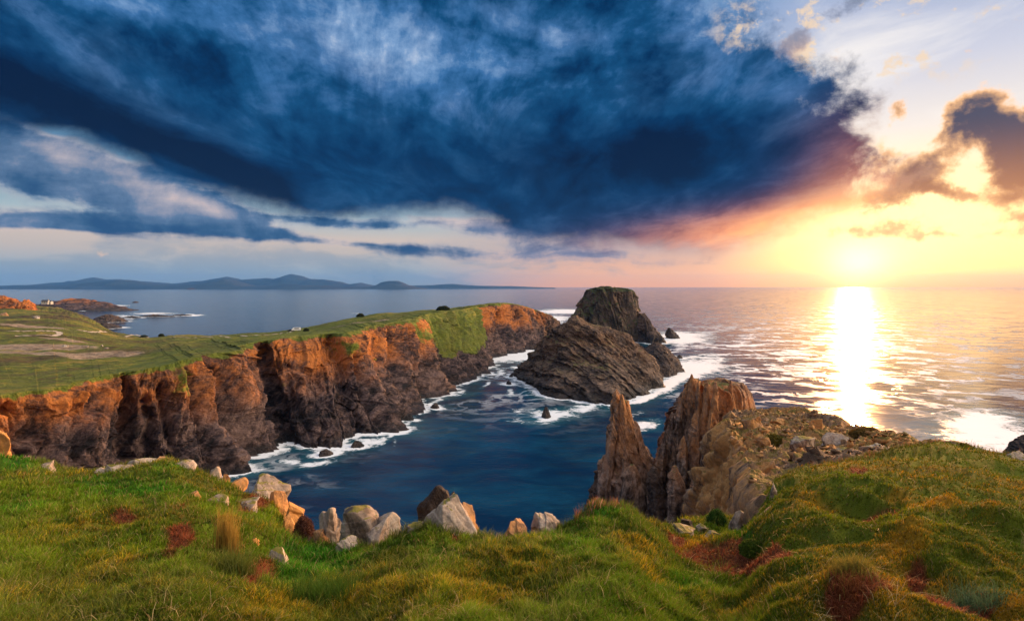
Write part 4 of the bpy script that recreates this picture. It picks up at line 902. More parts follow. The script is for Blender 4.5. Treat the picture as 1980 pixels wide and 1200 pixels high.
# where bare heather / earth shows (px, py, rx, ry, strength)
HE = [(1440, 1100, 85, 36, 1.0), (1340, 1085, 60, 26, .9), (1500, 1085, 40, 30, .9), (1310, 1050, 30, 24, .6), (345, 1050, 40, 34, .75), (330, 1070, 30, 20, .8), (240, 1010, 60, 14, .5), (500, 1105, 44, 22, .9), (480, 1130, 30, 14, .7), (1775, 1100, 26, 22, 1.0), (1690, 1000, 50, 22, .7), (1660, 930, 30, 30, .6), (1860, 1165, 70, 34, 1.0), (1640, 1200, 50, 24, 1.0), (1900, 985, 50, 8, .6), (490, 990, 50, 20, .6), (450, 945, 50, 12, .5), (1230, 1130, 22, 10, .6), (880, 1050, 10, 8, .8), (350, 990, 60, 14, .5), (1690, 1180, 40, 20, .8), (1110, 1090, 20, 8, .5), (40, 920, 30, 8, .5), (1380, 1005, 60, 16, .35)]
OR = [(1830, 990, 70, 14, 1.), (1940, 1020, 44, 14, 1.), (1740, 975, 40, 10, .7), (1750, 1065, 50, 22, .8), (1640, 1150, 80, 20, .6), (1270, 1010, 50, 12, .8), (1330, 1060, 40, 20, .8), (1620, 900, 120, 12, .5), (560, 1010, 50, 30, .7), (440, 1030, 26, 60, .5), (900, 1150, 200, 50, .35), (600, 1180, 120, 40, .45), (200, 1060, 160, 60, .35), (1960, 1180, 50, 24, .6), (1240, 1100, 80, 30, .35), (1900, 862, 120, 8, .6), (1580, 985, 60, 20, .3)]
GR = [(600, 1100, 110, 60, .8), (1120, 1070, 110, 60, .6), (1180, 1010, 60, 20, .9), (1300, 1150, 120, 40, .6), (850, 1080, 140, 50, .5), (30, 900, 50, 20, .8), (330, 920, 60, 20, .6), (1560, 1130, 60, 50, .8), (1640, 1110, 60, 40, .8), (1440, 1060, 30, 14, .9), (250, 950, 150, 30, .5), (1900, 870, 100, 16, .5), (40, 1000, 80, 50, .4)]
def fld(lst, px, py):
    r = np.zeros_like(px, dtype=np.float32)
    for (x, y, a, b, s_) in lst: r = np.maximum(r, s_ * np.exp(-(((px - x) / a) ** 2 + ((py - y) / b) ** 2) ** 1.2))
    return r
def cover(X, Y):
    "what grows at a place: heather, orange moss / dry grass, lush green (0..1 each)"
    px = X / np.maximum(Y, .2) * F + CX; py = HY + F * (EYE - plane_z(px, Y)) / np.maximum(Y, .2)
    n = fbm(X / .7, Y / .9, 0, 4, 111); n2 = fbm(X / 2.6, Y / 3.0, 0, 3, 112)
    he = np.clip(fld(HE, px, py) * 1.1 + n * .55 - .12, 0, 1); he = sstep(he, .30, .62)
    og = np.clip(fld(OR, px, py) * .9 + n * .55 + n2 * .65 + .03 + .16 * sstep(px, 1400, 1600), 0, 1)
    gr = np.clip(fld(GR, px, py) + n * .3 - n2 * .5, 0, 1)
    return he, og, gr, n, n2, px
def gcolor(X, Y, rnd=None):
    he, og, gr, n, n2, px = cover(X, Y)
    c = np.empty(X.shape + (3,), np.float32)
    base = np.array([.098, .160, .006]); lush = np.array([.040, .150, .006]); dry = np.array([.36, .23, .012]); hea = np.array([.15, .042, .016]); ol = np.array([.070, .080, .012])
    r = np.zeros_like(X) if rnd is None else rnd
    c[:] = base
    k = sstep(n2 + .5 * n + .35 * r, -.15, .45)[..., None]; c = c * (1 - .6 * k) + ol * .6 * k
    k = sstep(gr + .2 * r, .25, .75)[..., None]; c = c * (1 - k) + lush * k
    k = sstep(og + .35 * r, .28, .85)[..., None]; c = c * (1 - .85 * k) + dry * .85 * k
    k = he[..., None]; c = c * (1 - k) + hea * k
    rg = sstep(px, 1380, 1560)[..., None]; c = c * (1 - rg * (1 - np.array([1.0, .80, .8])))
    return c, he, og
# mesh of the ground
NXg, NYg, NDg = 760, 430, 60
pxf = np.interp(np.linspace(0, 1, NXg), [0, .08, .92, 1], [-2400, -120, 2100, 6000])
de, ze = edge_at(pxf)
iv = np.linspace(1 / 1.2, 0, NYg)
uu = np.linspace(0, 1, NYg)
inv = (1 / 1.2) * (1 - uu)[None] + (1 / de)[:, None] * uu[None]
Yg = 1 / inv; Xg = (pxf[:, None] - CX) / F * Yg
Zg = ground_z(Xg, Yg)
# the near cliff: falls away from the rim to the sea
td = np.linspace(0, 1, NDg + 1)[1:]
dirs = np.stack([(pxf - CX) / F, np.ones_like(pxf)], 1)
Xe, Ye, Ze = Xg[:, -1], Yg[:, -1], Zg[:, -1]
run = 9 * td ** 1.3 + .8 * np.sqrt(td)
nl = np.linalg.norm(dirs, axis=1)
Xc = Xe[:, None] + (dirs[:, 0] / nl)[:, None] * run[None]; Yc = Ye[:, None] + (dirs[:, 1] / nl)[:, None] * run[None]
Zc = Ze[:, None] * (1 - td[None]) - 2 * td[None]
dn = fbm(Xc / 3, Yc / 3, Zc / 6, 4, 121) * 1.6 * sstep(td, 0, .1)[None]
Xc += (dirs[:, 0] / nl)[:, None] * dn; Yc += (dirs[:, 1] / nl)[:, None] * dn
Gf = np.stack([np.concatenate([Xg, Xc], 1), np.concatenate([Yg, Yc], 1), np.concatenate([Zg, Zc], 1)], -1)
gc, he, og = gcolor(Gf[..., 0], Gf[..., 1])
gc = gc * .55 + np.array([.02, .014, .006]) * .45
gc = np.concatenate([gc, np.ones(gc.shape[:2] + (1,), np.float32)], -1)
vg = np.ones(Gf.shape[:2], np.float32); vg[:, NYg:] = 1 - sstep(td, .01, .05)[None]
m_, T = newmat('turf'); g_ = T.new('ShaderNodeNewGeometry'); p = V(T, g_.outputs['Position'])
a_ = T.attr('col', 'Color'); n_ = T.noise(p, 9, 6, .7); n3_ = T.noise(p, 40, 4, .7)
rk = T.ramp(T.noise(T.vm('MULTIPLY', p, (1, 1, .3)), 1.2, 8, .65), [(.3, (.05, .035, .03)), (.7, (.30, .22, .17))])
cc = T.mix(T.attr('vg'), rk, T.mix(n_, a_, T.vm('SCALE', a_, sc=1.9)))
finish(T, cc, .95, n_ + n3_ * .5, 1.0, .05, .1)
gd = mesh('clifftop_ground', Gf.reshape(-1, 3), gridf(NXg, NYg + NDg), m_, attrs={'col': gc.reshape(-1, 4), 'vg': vg.ravel()})
if gd.data.polygons[NYg * 300].normal.z < 0: gd.data.flip_normals()
tag(gd, kind='structure')

# ------------------------------------------------------------------ grass
def leafmat(name, tr=.35, rough=.6):
    m, T = newmat(name); finish(T, T.attr('col', 'Color'), rough, spec=.15, transl=tr); return m
M_grass = leafmat('grass')
def blades(name, X, Y, Zb, H, Wd, lean, colr, mat, seed, tipc=1.35, curl=.5, rootc=.45):
    rs = np.random.RandomState(seed); n = len(X)
    a = rs.uniform(0, 6.283, n); wx, wy = np.cos(a) * Wd, np.sin(a) * Wd
    la = rs.uniform(0, 6.283, n); lx = np.cos(la) * lean * H + .22 * H * lean; ly = np.sin(la) * lean * H
    P = np.empty((n, 5, 3), np.float32)
    P[:, 0] = np.stack([X - wx, Y - wy, Zb - .01], 1); P[:, 1] = np.stack([X + wx, Y + wy, Zb - .01], 1)
    mx, my, mz = X + lx * .35, Y + ly * .35, Zb + H * .6
    P[:, 2] = np.stack([mx - wx * .7, my - wy * .7, mz], 1); P[:, 3] = np.stack([mx + wx * .7, my + wy * .7, mz], 1)
    P[:, 4] = np.stack([X + lx, Y + ly, Zb + H * np.sqrt(np.clip(1 - (lean * curl) ** 2, .2, 1))], 1)
    b = (np.arange(n) * 5)[:, None, None]
    Fc = (np.array([[0, 1, 3], [0, 3, 2], [2, 3, 4]])[None] + b).reshape(-1, 3)
    C = np.empty((n, 5, 4), np.float32); C[..., 3] = 1
    C[:, 0, :3] = C[:, 1, :3] = colr * rootc; C[:, 2, :3] = C[:, 3, :3] = colr; C[:, 4, :3] = np.clip(colr * tipc, 0, 1)
    return mesh(name, P.reshape(-1, 3), Fc, mat, attrs={'col': C.reshape(-1, 4)}, smooth=False)
def scatter_ground(n, seed, x0=-60, x1=2040, yb=1300):
    rs = np.random.RandomState(seed)
    px = rs.uniform(x0, x1, n); de, ze = edge_at(px); ye = HY + F * (EYE - ze) / de
    u = rs.uniform(0, 1, n); py = ye + (yb - ye) * u
    D = np.minimum(D_of(px, py), de * .995)
    return (px - CX) / F * D, D, rs
NB_ = 520000
X, Y, rs = scatter_ground(NB_, 1)
r = rs.uniform(-1, 1, NB_); col, he, og = gcolor(X, Y, r)
clump = fbm(X / .35, Y / .45, 0, 3, 131); cl2 = fbm(X / 1.5, Y / 1.7, 0, 2, 132)
pxx = X / Y * F + CX
short = sstep(pxx, 1350, 1550)                       # cropped cushion turf on the right
keep = (rs.uniform(0, 1, NB_) > he * .75) & (rs.uniform(-1, 1, NB_) < clump * 2 + .75)
X, Y, r, col, he, og, clump, cl2, short = [q_[keep] for q_ in (X, Y, r, col, he, og, clump, cl2, short)]
n = len(X); Zb = ground_z(X, Y)
H = (.070 + .05 * clump + .045 * cl2) * (1 - .55 * short) * rs.uniform(.6, 1.45, n) * np.clip(.8 + Y / 30, .9, 1.5); H = np.clip(H, .02, .3)
H *= 1 - .5 * he
col = col * 1.25 * (1 + .35 * r[:, None]) * (1 + .5 * clump[:, None]) * (1 + .55 * cl2[:, None]); col *= 1 + rs.uniform(-.12, .12, (n, 3))
dead = rs.uniform(0, 1, n) < .09; col[dead] = np.array([.34, .25, .09]) * rs.uniform(.5, 1.2, (dead.sum(), 1))
Wd = np.maximum(.0036, Y * .00065) * rs.uniform(.7, 1.3, n)
gs = blades('grass', X, Y, Zb, H, Wd, rs.uniform(.3, 1.0, n), np.clip(col, .003, 1), M_grass, 2)
tag(gs, 'green and olive grass blades covering the near clifftop', 'grass', kind='stuff')
# heather twigs
X, Y, rs = scatter_ground(260000, 11); col, he, og = gcolor(X, Y)
k_ = he > .35 + rs.uniform(0, .5, len(X)); X, Y = X[k_], Y[k_]; n = len(X)
hc = np.array([.26, .075, .028]) * rs.uniform(.4, 1.5, (n, 1)) * (1 + rs.uniform(-.15, .15, (n, 3)))
ht = blades('heather', X, Y, ground_z(X, Y) , rs.uniform(.03, .09, n), np.maximum(.003, Y * .00055), rs.uniform(.7, 1.6, n), np.clip(hc, .003, 1), M_grass, 12, curl=.5)
tag(ht, 'patches of red-brown heather and dead stems between the grass', 'heather', kind='stuff')
# wind-blown longer wisps
X, Y, rs = scatter_ground(20000, 21); col, he, og = gcolor(X, Y); pxx = X / Y * F + CX
k_ = (fbm(X / .8, Y / .8, 0, 2, 141) > .12) & (pxx < 1420); X, Y = X[k_], Y[k_]; n = len(X); col = col[k_]
col = col * .6 + np.array([.20, .20, .05]) * .4; col *= rs.uniform(.6, 1.5, (n, 1))
wp = blades('long_grass', X, Y, ground_z(X, Y), rs.uniform(.14, .26, n), np.maximum(.003, Y * .00055), rs.uniform(.5, 1.1, n), np.clip(col, .003, 1), M_grass, 22)
tag(wp, 'longer wind-blown wisps standing above the short turf', 'grass', kind='stuff')
# dead straw, tiny pale flowers and pebbles of bare soil
X, Y, rs = scatter_ground(4000, 27); n = len(X); k_ = fbm(X / .9, Y / .9, 0, 2, 151) > .05; X, Y = X[k_], Y[k_]; n = len(X)
st_ = blades('straw', X, Y, ground_z(X, Y), rs.uniform(.05, .20, n), np.maximum(.003, Y * .0005), rs.uniform(.8, 1.9, n), np.array([.48, .36, .16]) * rs.uniform(.5, 1.2, (n, 1)), M_grass, 28)
tag(st_, 'bleached dead stalks lying through the turf', 'dead grass', kind='stuff')
# reddish seed heads along the rim
def rim_heads(name, spans, n, h0, h1, c0, seed, label):
    rs = np.random.RandomState(seed); px = np.concatenate([rs.uniform(a, b, n) for a, b in spans]); de, _ = edge_at(px)
    D = de * rs.uniform(.90, .995, len(px)); X = (px - CX) / F * D; m = len(px)
    c = np.array(c0) * rs.uniform(.6, 1.4, (m, 1)) * (1 + rs.uniform(-.2, .2, (m, 3)))
    o = blades(name, X, D, ground_z(X, D), rs.uniform(h0, h1, m), np.full(m, .006), rs.uniform(.1, .4, m), np.clip(c, 0, 1), M_grass, seed, rootc=.3)
    return tag(o, label, 'wildflowers', kind='stuff')
rim_heads('sorrel', [(1740, 1980), (1770, 1900), (1110, 1200), (1560, 1700)], 200, .10, .24, (.34, .14, .06), 31, 'thin reddish seed stalks fringing the rim against the sea')
rim_heads('thrift', [(1140, 1200), (930, 980), (190, 250), (20, 70)], 60, .08, .18, (.75, .38, .36), 33, 'pink thrift heads dotted along the grass rim')
rim_heads('rim_grass', [(0, 420), (600, 1290), (1480, 1980), (700, 1250)], 2600, .06, .20, (.13, .15, .03), 35, 'ragged grass fringe on the rim of the clifftop')

# ------------------------------------------------------------------ boulders in the turf (x0, x1, ytop, ybot, distance factor of the rim, label)
def nearD(px, py, back=1.0):
    de, _ = edge_at(px); return float(min(D_of(px, py), de) * back)
NBD = [(-20, 24, 826, 900, 1.15, 'orange sunlit crag at the far left above the grass'), (66, 108, 894, 912, .98, 'small pale stone peeping out of grass, far left of the rim'),
       (186, 214, 903, 924, .97, 'round grey stone at the left end of the long pale outcrop'), (212, 262, 896, 918, .98, 'grey slab behind the low mound in the long outcrop'), (252, 300, 884, 906, 1.0, 'long low pale slab half grown over with grass'), (298, 332, 881, 898, 1.0, 'pale pinkish stone crowning the long grassy outcrop'),
       (338, 374, 891, 912, 1.0, 'blunt pale boulder at the right end of the grassy outcrop'), (240, 280, 905, 920, .95, 'flat rounded stone in the turf before the long outcrop'),
       (398, 431, 901, 932, 1.0, 'pale square boulder on the rim above the swirling foam'), (429, 444, 916, 932, 1.0, 'small pinkish stone beside the pale square boulder'), (443, 476, 924, 942, 1.0, 'low orange rock between square boulder and the big pointed one'),
       (476, 548, 919, 976, 1.0, 'big pale pointed boulder with a lichen-grey face on the left rim'), (524, 560, 944, 992, .99, 'orange shoulder rock leaning on the big pointed boulder'), (548, 586, 968, 1010, 1.0, 'blocky orange rock at the outer end of the left ridge'), (545, 572, 992, 1030, .96, 'orange rock below the blocky one, left of the purple bush'),
       (362, 392, 951, 970, .96, 'small pinkish stone lying in the turf left of the ridge'), (398, 438, 957, 978, .95, 'grey slabby stone in the turf below the pointed boulder'), (440, 500, 966, 984, .95, 'low broken stones at the foot of the pointed boulder'),
       (604, 638, 1022, 1066, 1.0, 'orange rock leaning below the purple bush'), (609, 668, 972, 1062, 1.02, 'tall angular grey boulder with a yellow lichen tip, left of the pair'), (650, 728, 976, 1066, 1.04, 'big pale angular boulder with a vertical crack, right of the pair'), (700, 772, 992, 1062, 1.07, 'low grey wedge boulder right of the angular pair'), (655, 700, 1038, 1075, .97, 'small tan boulder in front of the angular pair'),
       (788, 828, 1010, 1040, 1.0, 'small pale boulder at the left foot of the large sunlit one'), (818, 924, 954, 1040, 1.03, 'large pale sunlit boulder on the middle of the rim'), (890, 926, 968, 1034, 1.05, 'orange right flank block of the large sunlit boulder'), (806, 868, 934, 1030, 1.35, 'dark purple-brown rock rising behind the large sunlit boulder'), (866, 884, 948, 968, 1.35, 'small dark rock tip behind the large sunlit boulder'),
       (972, 1016, 1004, 1044, 1.0, 'small pointed pinkish rock poking over the central rim'), (1020, 1080, 988, 1040, 1.02, 'blunt tan boulder with a flat sloping top on the central rim'), (1214, 1250, 999, 1020, 1.0, 'pale grey stone on the rim below the pinnacle'),
       (524, 560, 1061, 1096, .93, 'lone rounded grey boulder set in deep green grass'), (468, 500, 1040, 1058, .95, 'flat orange stone beside the tall dry grass'), (545, 570, 1055, 1064, .95, 'tiny pale stone above the lone rounded boulder'),
       (1412, 1458, 984, 1022, .99, 'pale rounded boulder in the gully beside the cushion bush'), (1316, 1340, 1000, 1022, .98, 'dark upright stone in the mossy gully'), (1300, 1345, 1016, 1034, .95, 'low grey stones in the mossy gully'), (1362, 1392, 1022, 1046, .95, 'brown stone under the cushion bush'), (1340, 1366, 1010, 1026, .97, 'small lichened stone in the mossy gully'),
       (1940, 1992, 868, 900, 1.0, 'pale lumpy rock at the right-hand rim'), (1488, 1502, 930, 975, 1.0, 'thin upright tan slab where the turf meets the spur')]
for i, (x0, x1, y0, y1, bk, lab) in enumerate(NBD):
    D = nearD((x0 + x1) / 2, y1, 1.0) * bk
    if bk < 1: D = nearD((x0 + x1) / 2, y1)
    mt = M_dark if 'dark' in lab else M_obould if ('orange' in lab or 'pinkish' in lab) else M_bould
    hh = y1 - y0
    boulder('boulder', x0, x1, y0, y1 + .25 * hh, D, 500 + i, mt, lab, 'boulders along the clifftop rim', 'boulder', deep=1.0 if bk <= 1.1 else .7, n=80, emb=.6, sharp=1, planes=9 + i % 5)
reef('sea_rock', 1985, 886, 80, 44, 5, 470, 'black rock in white surf at the right-hand edge', 'low rocks in the channel', n=(160, 70))
# ------------------------------------------------------------------ plants that stand out
def bush(name, px, py, wpx, hpx, D, seed, c0, c1, label, cat='bush', n=9000, leaf=.018, stem=True, group=None):
    "a cushion: short woody stem and leaf-sized faces through its volume"
    rs = np.random.RandomState(seed); X0 = (px - CX) / F * D; w = wpx / F * D / 2; h = hpx / F * D
    zb = EYE - (py - HY) / F * D
    root = bpy.data.objects.new(name, None); COL.objects.link(root); root.location = (X0, D, zb); tag(root, label, cat, group)
    d = rs.normal(size=(n, 3)); d /= np.linalg.norm(d, axis=1)[:, None]; d[:, 2] = np.abs(d[:, 2])
    lump = 1 + .28 * fbm(d[:, 0] * 2.2, d[:, 1] * 2.2, d[:, 2] * 2.2, 3, seed)
    rr = rs.uniform(.55, 1.0, n) ** .5 * lump
    C = d * rr[:, None] * (w, w, h) + (0, 0, .02)
    a = rs.normal(size=(n, 3)); a /= np.linalg.norm(a, axis=1)[:, None]; b = np.cross(a, rs.normal(size=(n, 3))); b /= np.linalg.norm(b, axis=1)[:, None]
    L = leaf * rs.uniform(.6, 1.4, (n, 1))
    Pq = np.stack([C - a * L * .5, C + b * L * .4, C + a * L, C - b * L * .4], 1)
    k = rs.uniform(0, 1, (n, 1)); cc = np.array(c0) * (1 - k) + np.array(c1) * k
    C4 = np.ones((n, 4, 4), np.float32); C4[..., :3] = cc[:, None]
    me = mesh('foliage', Pq.reshape(-1, 3), np.arange(n * 4).reshape(-1, 4), M_grass, smooth=False, attrs={'col': C4.reshape(-1, 4)}); me.parent = root
    if stem:
        th = np.linspace(0, 2 * np.pi, 8, endpoint=False); V_ = []
        for zz_, r_ in ((-.1, .22), (0.05, .16), (h * .6, .08)):
            for t_ in th: V_.append((math.cos(t_) * r_ * w, math.sin(t_) * r_ * w, zz_))
        s_ = mesh('stem', V_, gridf_ring(8, 3), M_bark, smooth=True); s_.parent = root
    return root
def gridf_ring(n, r):
    return np.array([(k * n + i, k * n + (i + 1) % n, (k + 1) * n + (i + 1) % n, (k + 1) * n + i) for k in range(r - 1) for i in range(n)])
def flat(name, c, rough=.8):
    m, T = newmat(name); g = T.new('ShaderNodeNewGeometry'); n = T.noise(V(T, g.outputs['Position']), 3, 5, .6)
    finish(T, T.mix(n, tuple(q * .75 for q in c), tuple(min(1, q * 1.2) for q in c)), rough); return m
M_bark = flat('bark', (.10, .06, .04))
def on_ground(px, py):
    D = nearD(px, py); return D
bush('cushion_bush', 1386, 1022, 44, 36, on_ground(1386, 1022), 61, (.020, .060, .008), (.06, .14, .02), 'round bright green cushion bush in the mossy gully')
bush('heather_bush', 587, 1046, 44, 46, on_ground(587, 1046) * .99, 62, (.06, .022, .022), (.17, .075, .045), 'purple-brown heather bush between the orange rocks')
bush('grass_hummock', 1455, 1072, 50, 26, on_ground(1455, 1072), 64, (.05, .10, .010), (.12, .17, .02), 'small green hummock tuft beside the red heather patch', cat='grass tuft', stem=False, n=7000)
bush('grass_hummock', 1530, 905, 40, 22, spur_at(1520, 905)[1], 65, (.08, .07, .012), (.20, .14, .03), 'golden tussock on the rubble above the upright boulder', cat='grass tuft', stem=False, n=6000, leaf=.05)
bush('grass_hummock', 1500, 860, 44, 20, spur_at(1500, 860)[1], 66, (.08, .08, .012), (.22, .17, .03), 'yellow-green tussock in the middle of the orange rubble', cat='grass tuft', stem=False, n=6000, leaf=.09)
bush('grass_hummock', 1680, 846, 70, 18, spur_at(1680, 846)[1], 67, (.08, .06, .012), (.20, .12, .03), 'rusty green tussock on the skyline near the flat slab', cat='grass tuft', stem=False, n=6000, leaf=.08)
# tall dry tuft and other fans of blades
def tuft(px, py, hpx, wpx, n, c0, c1, seed, label, spread=.5):
    rs = np.random.RandomState(seed); D = on_ground(px, py); X0 = (px - CX) / F * D; w = wpx / F * D / 2; h = hpx / F * D
    X = X0 + rs.normal(0, .45, n) * w; Y = D + rs.normal(0, .45, n) * w
    k = rs.uniform(0, 1, (n, 1)); c = np.array(c0) * (1 - k) + np.array(c1) * k
    o = blades('grass_tuft', X, Y, ground_z(X, Y), h * rs.uniform(.45, 1.0, n), np.full(n, max(.0022, D * .0004)), rs.uniform(.05, spread, n), c, M_grass, seed, tipc=1.2, curl=.3)
    return tag(o, label, 'grass tuft', 'taller grass tufts on the clifftop')
tuft(438, 1075, 100, 46, 420, (.26, .17, .03), (.46, .28, .06), 71, 'tall orange-gold dry grass tuft standing on the left slope', .22)
tuft(455, 1110, 60, 70, 900, (.05, .09, .012), (.14, .16, .03), 72, 'dark green spilling tussock below the tall golden tuft', .9)
tuft(1880, 1150, 46, 90, 700, (.06, .12, .05), (.14, .22, .10), 73, 'blue-green fan of coarse blades above the dark hollow', 1.1)
tuft(950, 1040, 22, 60, 500, (.05, .10, .012), (.16, .18, .03), 74, 'green tuft on the rim left of the pointed pink rock', .6)
tuft(1650, 1180, 40, 110, 1200, (.10, .12, .02), (.34, .24, .04), 76, 'yellow mossy tussock at the bottom edge', .9)
tuft(1645, 1198, 26, 70, 300, (.20, .06, .02), (.36, .13, .04), 77, 'red heathery tuft in front of the yellow tussock', .9)
tuft(620, 1175, 70, 130, 1300, (.035, .09, .010), (.09, .17, .02), 78, 'deep green long-bladed tussock low on the slope, below the angular boulders', .7)

# ------------------------------------------------------------------ distant land, cottages, paths
def box(vs, fs, x0, x1, y0, y1, z0, z1):
    b = len(vs); vs += [(x, y, z) for z in (z0, z1) for (x, y) in ((x0, y0), (x1, y0), (x1, y1), (x0, y1))]
    fs += [tuple(b + i for i in q) for q in ((3, 2, 1, 0), (4, 5, 6, 7), (0, 1, 5, 4), (1, 2, 6, 5), (2, 3, 7, 6), (3, 0, 4, 7))]
M_white = flat('limewash', (.50, .46, .38)); M_slate = flat('slate', (.07, .07, .08)); M_glass = flat('dark_glass', (.02, .025, .03), .2)
def house(name, p, w, d, h, rz, label, group=None, wm=None, chim=True):
    root = bpy.data.objects.new(name, None); COL.objects.link(root); root.location = p; root.rotation_euler = (0, 0, rz); tag(root, label, 'cottage', group)
    vs, fs = [], []; box(vs, fs, -w / 2, w / 2, -d / 2, d / 2, -2, h)
    b = len(vs); vs += [(-w / 2, -d / 2, h), (-w / 2, d / 2, h), (-w / 2, 0, h + d * .42), (w / 2, -d / 2, h), (w / 2, d / 2, h), (w / 2, 0, h + d * .42)]; fs += [(b, b + 2, b + 1), (b + 3, b + 4, b + 5)]
    mesh('wall', vs, fs, wm or M_white, root, False)
    e = .35; k = d * .42 / (d / 2); r = h + d * .42 + .12
    vs = []; fs = []
    for sg in (-1, 1):
        b = len(vs); yy = sg * (d / 2 + e); zz_ = r - k * (d / 2 + e)
        vs += [(-w / 2 - e, 0, r), (w / 2 + e, 0, r), (w / 2 + e, yy, zz_), (-w / 2 - e, yy, zz_), (-w / 2 - e, 0, r + .15), (w / 2 + e, 0, r + .15), (w / 2 + e, yy, zz_ + .15), (-w / 2 - e, yy, zz_ + .15)]
        fs += [(b, b + 1, b + 2, b + 3), (b + 7, b + 6, b + 5, b + 4), (b + 3, b + 2, b + 6, b + 7), (b + 1, b + 5, b + 6, b + 2), (b, b + 3, b + 7, b + 4)]
    rf = mesh('roof', vs, fs, M_slate, root, False)
    if chim:
        vs, fs = [], []; box(vs, fs, w / 2 - 1.2, w / 2 - .3, -.4, .4, r - .6, r + 1.1); mesh('chimney', vs, fs, wm or M_white, rf, False)
    for i, x in enumerate((-w * .3, w * .3)):
        vs, fs = [], []; box(vs, fs, x - .5, x + .5, -d / 2 - .03, -d / 2 + .05, h * .4, h * .8); mesh('window', vs, fs, M_glass, root, False)
    vs, fs = [], []; box(vs, fs, -.5, .5, -d / 2 - .04, -d / 2 + .05, 0, h * .75); mesh('door', vs, fs, M_glass, root, False)
    return root

def at_land(px, py):
    p = drop_px(px, py); return tuple(float(v) for v in p)
def on_point(px, py, D):
    return ((px - CX) / F * D, D, EYE - (py - HY) / F * D)
house('cottage', on_point(88, 585.5, 900), 9, 5.5, 2.4, .2, 'small whitewashed cottage with dark roof on the green point across the bay', 'cottages across the bay')
house('cottage', on_point(98, 586, 905), 5, 4.5, 2.0, -.2, 'tiny white outbuilding just right of the far cottage', 'cottages across the bay', chim=False)
M_path = flat('gravel_path', (.46, .38, .28))
def path(pts, w, nm='path'):
    P = np.array([at_land(*p) for p in pts]); n = 90
    q_ = catmull(np.linspace(0, len(P) - 1, n), P); V_ = []
    for i in range(n):
        t_ = q_[min(i + 1, n - 1)] - q_[max(i - 1, 0)]; s_ = np.array([-t_[1], t_[0], 0]); s_ /= np.linalg.norm(s_) + 1e-6
        hw = w * (.8 + .4 * hsh(i, 3))
        for k in (-1, -.33, .33, 1):
            x, y = q_[i][:2] + s_[:2] * k * hw; V_.append((x, y, ground_h(x, y) + .22))
    o = mesh(nm, V_, np.array([(i * 4 + k, i * 4 + k + 1, i * 4 + k + 5, i * 4 + k + 4) for i in range(n - 1) for k in range(3)]), M_path)
    if o.data.polygons[0].normal.z < 0: o.data.flip_normals()
    return tag(o, kind='structure')
path([(30, 649), (80, 648.5), (108, 649), (116, 645), (108, 641), (70, 640), (20, 641)], 1.3)
path([(150, 638), (190, 642), (260, 645.5), (330, 648)], 1.2)
path([(330, 653), (430, 651), (520, 648), (570, 641)], .7)
# parked car and van by the far rim
def vehicle(name, p, rz, L, W_, H_, col, label, van=False):
    root = bpy.data.objects.new(name, None); COL.objects.link(root); root.location = p; root.rotation_euler = (0, 0, rz); tag(root, label, 'van' if van else 'car')
    m = flat(name + '_paint', col, .35)
    sec = [(-.5, .25, .55), (-.47, .25, .62), (-.33, .25, .95 if van else .62), (-.22, .25, .97 if van else .93), (.25, .25, 1 if van else .95), (.42, .25, .98 if van else .66), (.5, .25, .9 if van else .58)]
    V_ = []
    for (x, a, b) in sec:
        for (y, z) in ((-.5, a), (-.5, min(b, .6)), (-.4, b), (.4, b), (.5, min(b, .6)), (.5, a)): V_.append((x * L, y * W_, z * H_))
    fs = [(i * 6 + k, (i + 1) * 6 + k, (i + 1) * 6 + (k + 1) % 6, i * 6 + (k + 1) % 6) for i in range(len(sec) - 1) for k in range(6)] + [tuple(range(5, -1, -1)), tuple(range(36, 42))]
    b = mesh('body', V_, [tuple(f) for f in fs], m, root, False)
    vs, fs = [], []; box(vs, fs, -.2 * L, .3 * L, -.505 * W_, .505 * W_, .64 * H_, .88 * H_); mesh('window', vs, fs, M_glass, root, False)
    th = np.linspace(0, 2 * np.pi, 14, endpoint=False)
    for x in (-.3, .3):
        for y in (-.5, .5):
            V_ = [(x * L + .33 * math.cos(t_), y * W_ + dy, .33 + .33 * math.sin(t_)) for dy in (-.11, .11) for t_ in th]
            mesh('wheel', V_, [(k, (k + 1) % 14, 14 + (k + 1) % 14, 14 + k) for k in range(14)] + [tuple(range(13, -1, -1)), tuple(range(14, 28))], M_slate, root, False)
    return root
p = at_land(573, 640); vehicle('parked_van', (p[0], p[1], p[2]), .3, 5.2, 2.0, 2.3, (.75, .75, .73), 'white parked van beside the track on the headland', True)
p = at_land(563, 641); vehicle('parked_car', (p[0], p[1], p[2]), .1, 4.2, 1.8, 1.5, (.03, .035, .04), 'dark parked car just left of the white van')
def pbush(px, py, w, h, seed, label, n=2500):
    p = at_land(px, py); D = p[1]
    bush('bush', px, HY + F * (EYE - p[2]) / D, w, h, D, seed, (.015, .022, .008), (.06, .07, .02), label, n=n, leaf=.5, group='dark bushes on the headland skyline')
pbush(857, 600, 26, 9, 81, 'large dark bush on the skyline in the middle of the headland', 4000)
pbush(592, 640, 9, 5, 82, 'small dark bush right of the white van'); pbush(697, 612, 15, 6, 83, 'dark bush at the back rim of the headland')
pbush(278, 648, 14, 4, 84, 'low dark bush left above the bay shore'); pbush(312, 649, 10, 5, 85, 'small round bush on the shore above the bay')
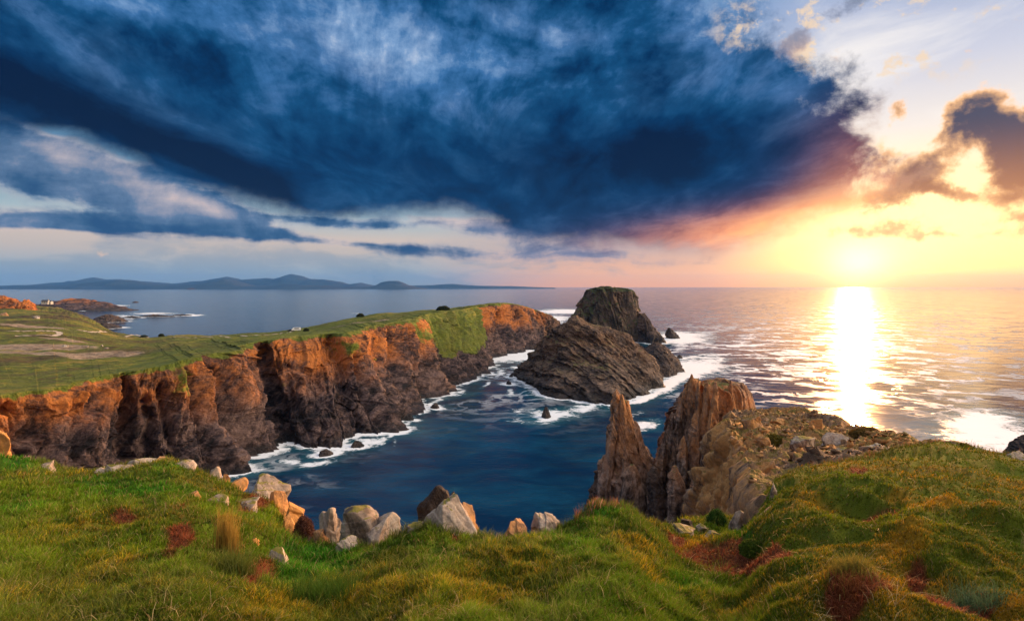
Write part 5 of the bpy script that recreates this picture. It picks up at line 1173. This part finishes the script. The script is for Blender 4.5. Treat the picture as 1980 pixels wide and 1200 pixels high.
# pale stones on the plateau
for i, (px, py, w, h, lab) in enumerate([(125, 669, 10, 4, 'white stone in the brown heath left of the bare patch'), (168, 670, 6, 3, 'small white stone above the bare patch'), (197, 669, 5, 3, 'tiny white stone above the bare patch, right'), (206, 674, 6, 3, 'small pale stone on the upper edge of the bare patch'), (70, 616, 14, 5, 'pale rock outcrop on the slope below the crags'), (8, 612, 12, 8, 'orange knoll of rock on the far left slope')]):
    p = at_land(px, py); boulder('plateau_stone', px - w / 2, px + w / 2, HY + F * (EYE - p[2]) / p[1] - h, HY + F * (EYE - p[2]) / p[1] + 1, p[1], 600 + i, M_obould if 'orange' in lab else M_bould, lab, 'pale stones on the plateau', n=30)
# orange crags on the far left hill
crag('crag', [(575, -8, 12, 620, 6), (580, -30, 28, 620, 14), (592, -60, 44, 620, 24), (604, -80, 60, 620, 30), (622, -90, 70, 620, 34)], M_cliff, 91, nth=240, nz=110, L=4, amp=2, noise=3, ridge=3, vfr=.6, label='rust-orange craggy hill at the left edge beyond the plateau', group='rusty crags')
crag('crag', [(580, 48, 54, 600, 3), (588, 42, 60, 600, 8), (598, 36, 66, 600, 12), (612, 30, 72, 600, 14)], M_cliff, 92, nth=160, nz=80, L=3, amp=1.2, noise=1.6, ridge=1.6, vfr=.6, label='small pointed rust crag right of the larger craggy hill', group='rusty crags')
# ------------------------------------------------------------------ haze: even sea air round the whole scene
hv = []; hf = []
for z in (-6.0, 520.0):
    for (x, y) in ((-30000, -600), (42000, -600), (42000, 23000), (-30000, 23000)): hv.append((x, y, z))
hf = [(3, 2, 1, 0), (4, 5, 6, 7), (0, 1, 5, 4), (1, 2, 6, 5), (2, 3, 7, 6), (3, 0, 4, 7)]
mh = bpy.data.materials.new('sea_haze'); mh.use_nodes = True; mh.node_tree.nodes.clear(); T = NT(mh.node_tree)
pv = T.new('ShaderNodeVolumePrincipled'); pv.inputs['Color'].default_value = (.10, .38, 1.0, 1); pv.inputs['Density'].default_value = 2.4e-5; pv.inputs['Anisotropy'].default_value = 0
ho = T.new('ShaderNodeOutputMaterial'); mh.node_tree.links.new(pv.outputs[0], ho.inputs['Volume'])
hz = mesh('haze', hv, hf, mh, smooth=False); tag(hz, kind='stuff')
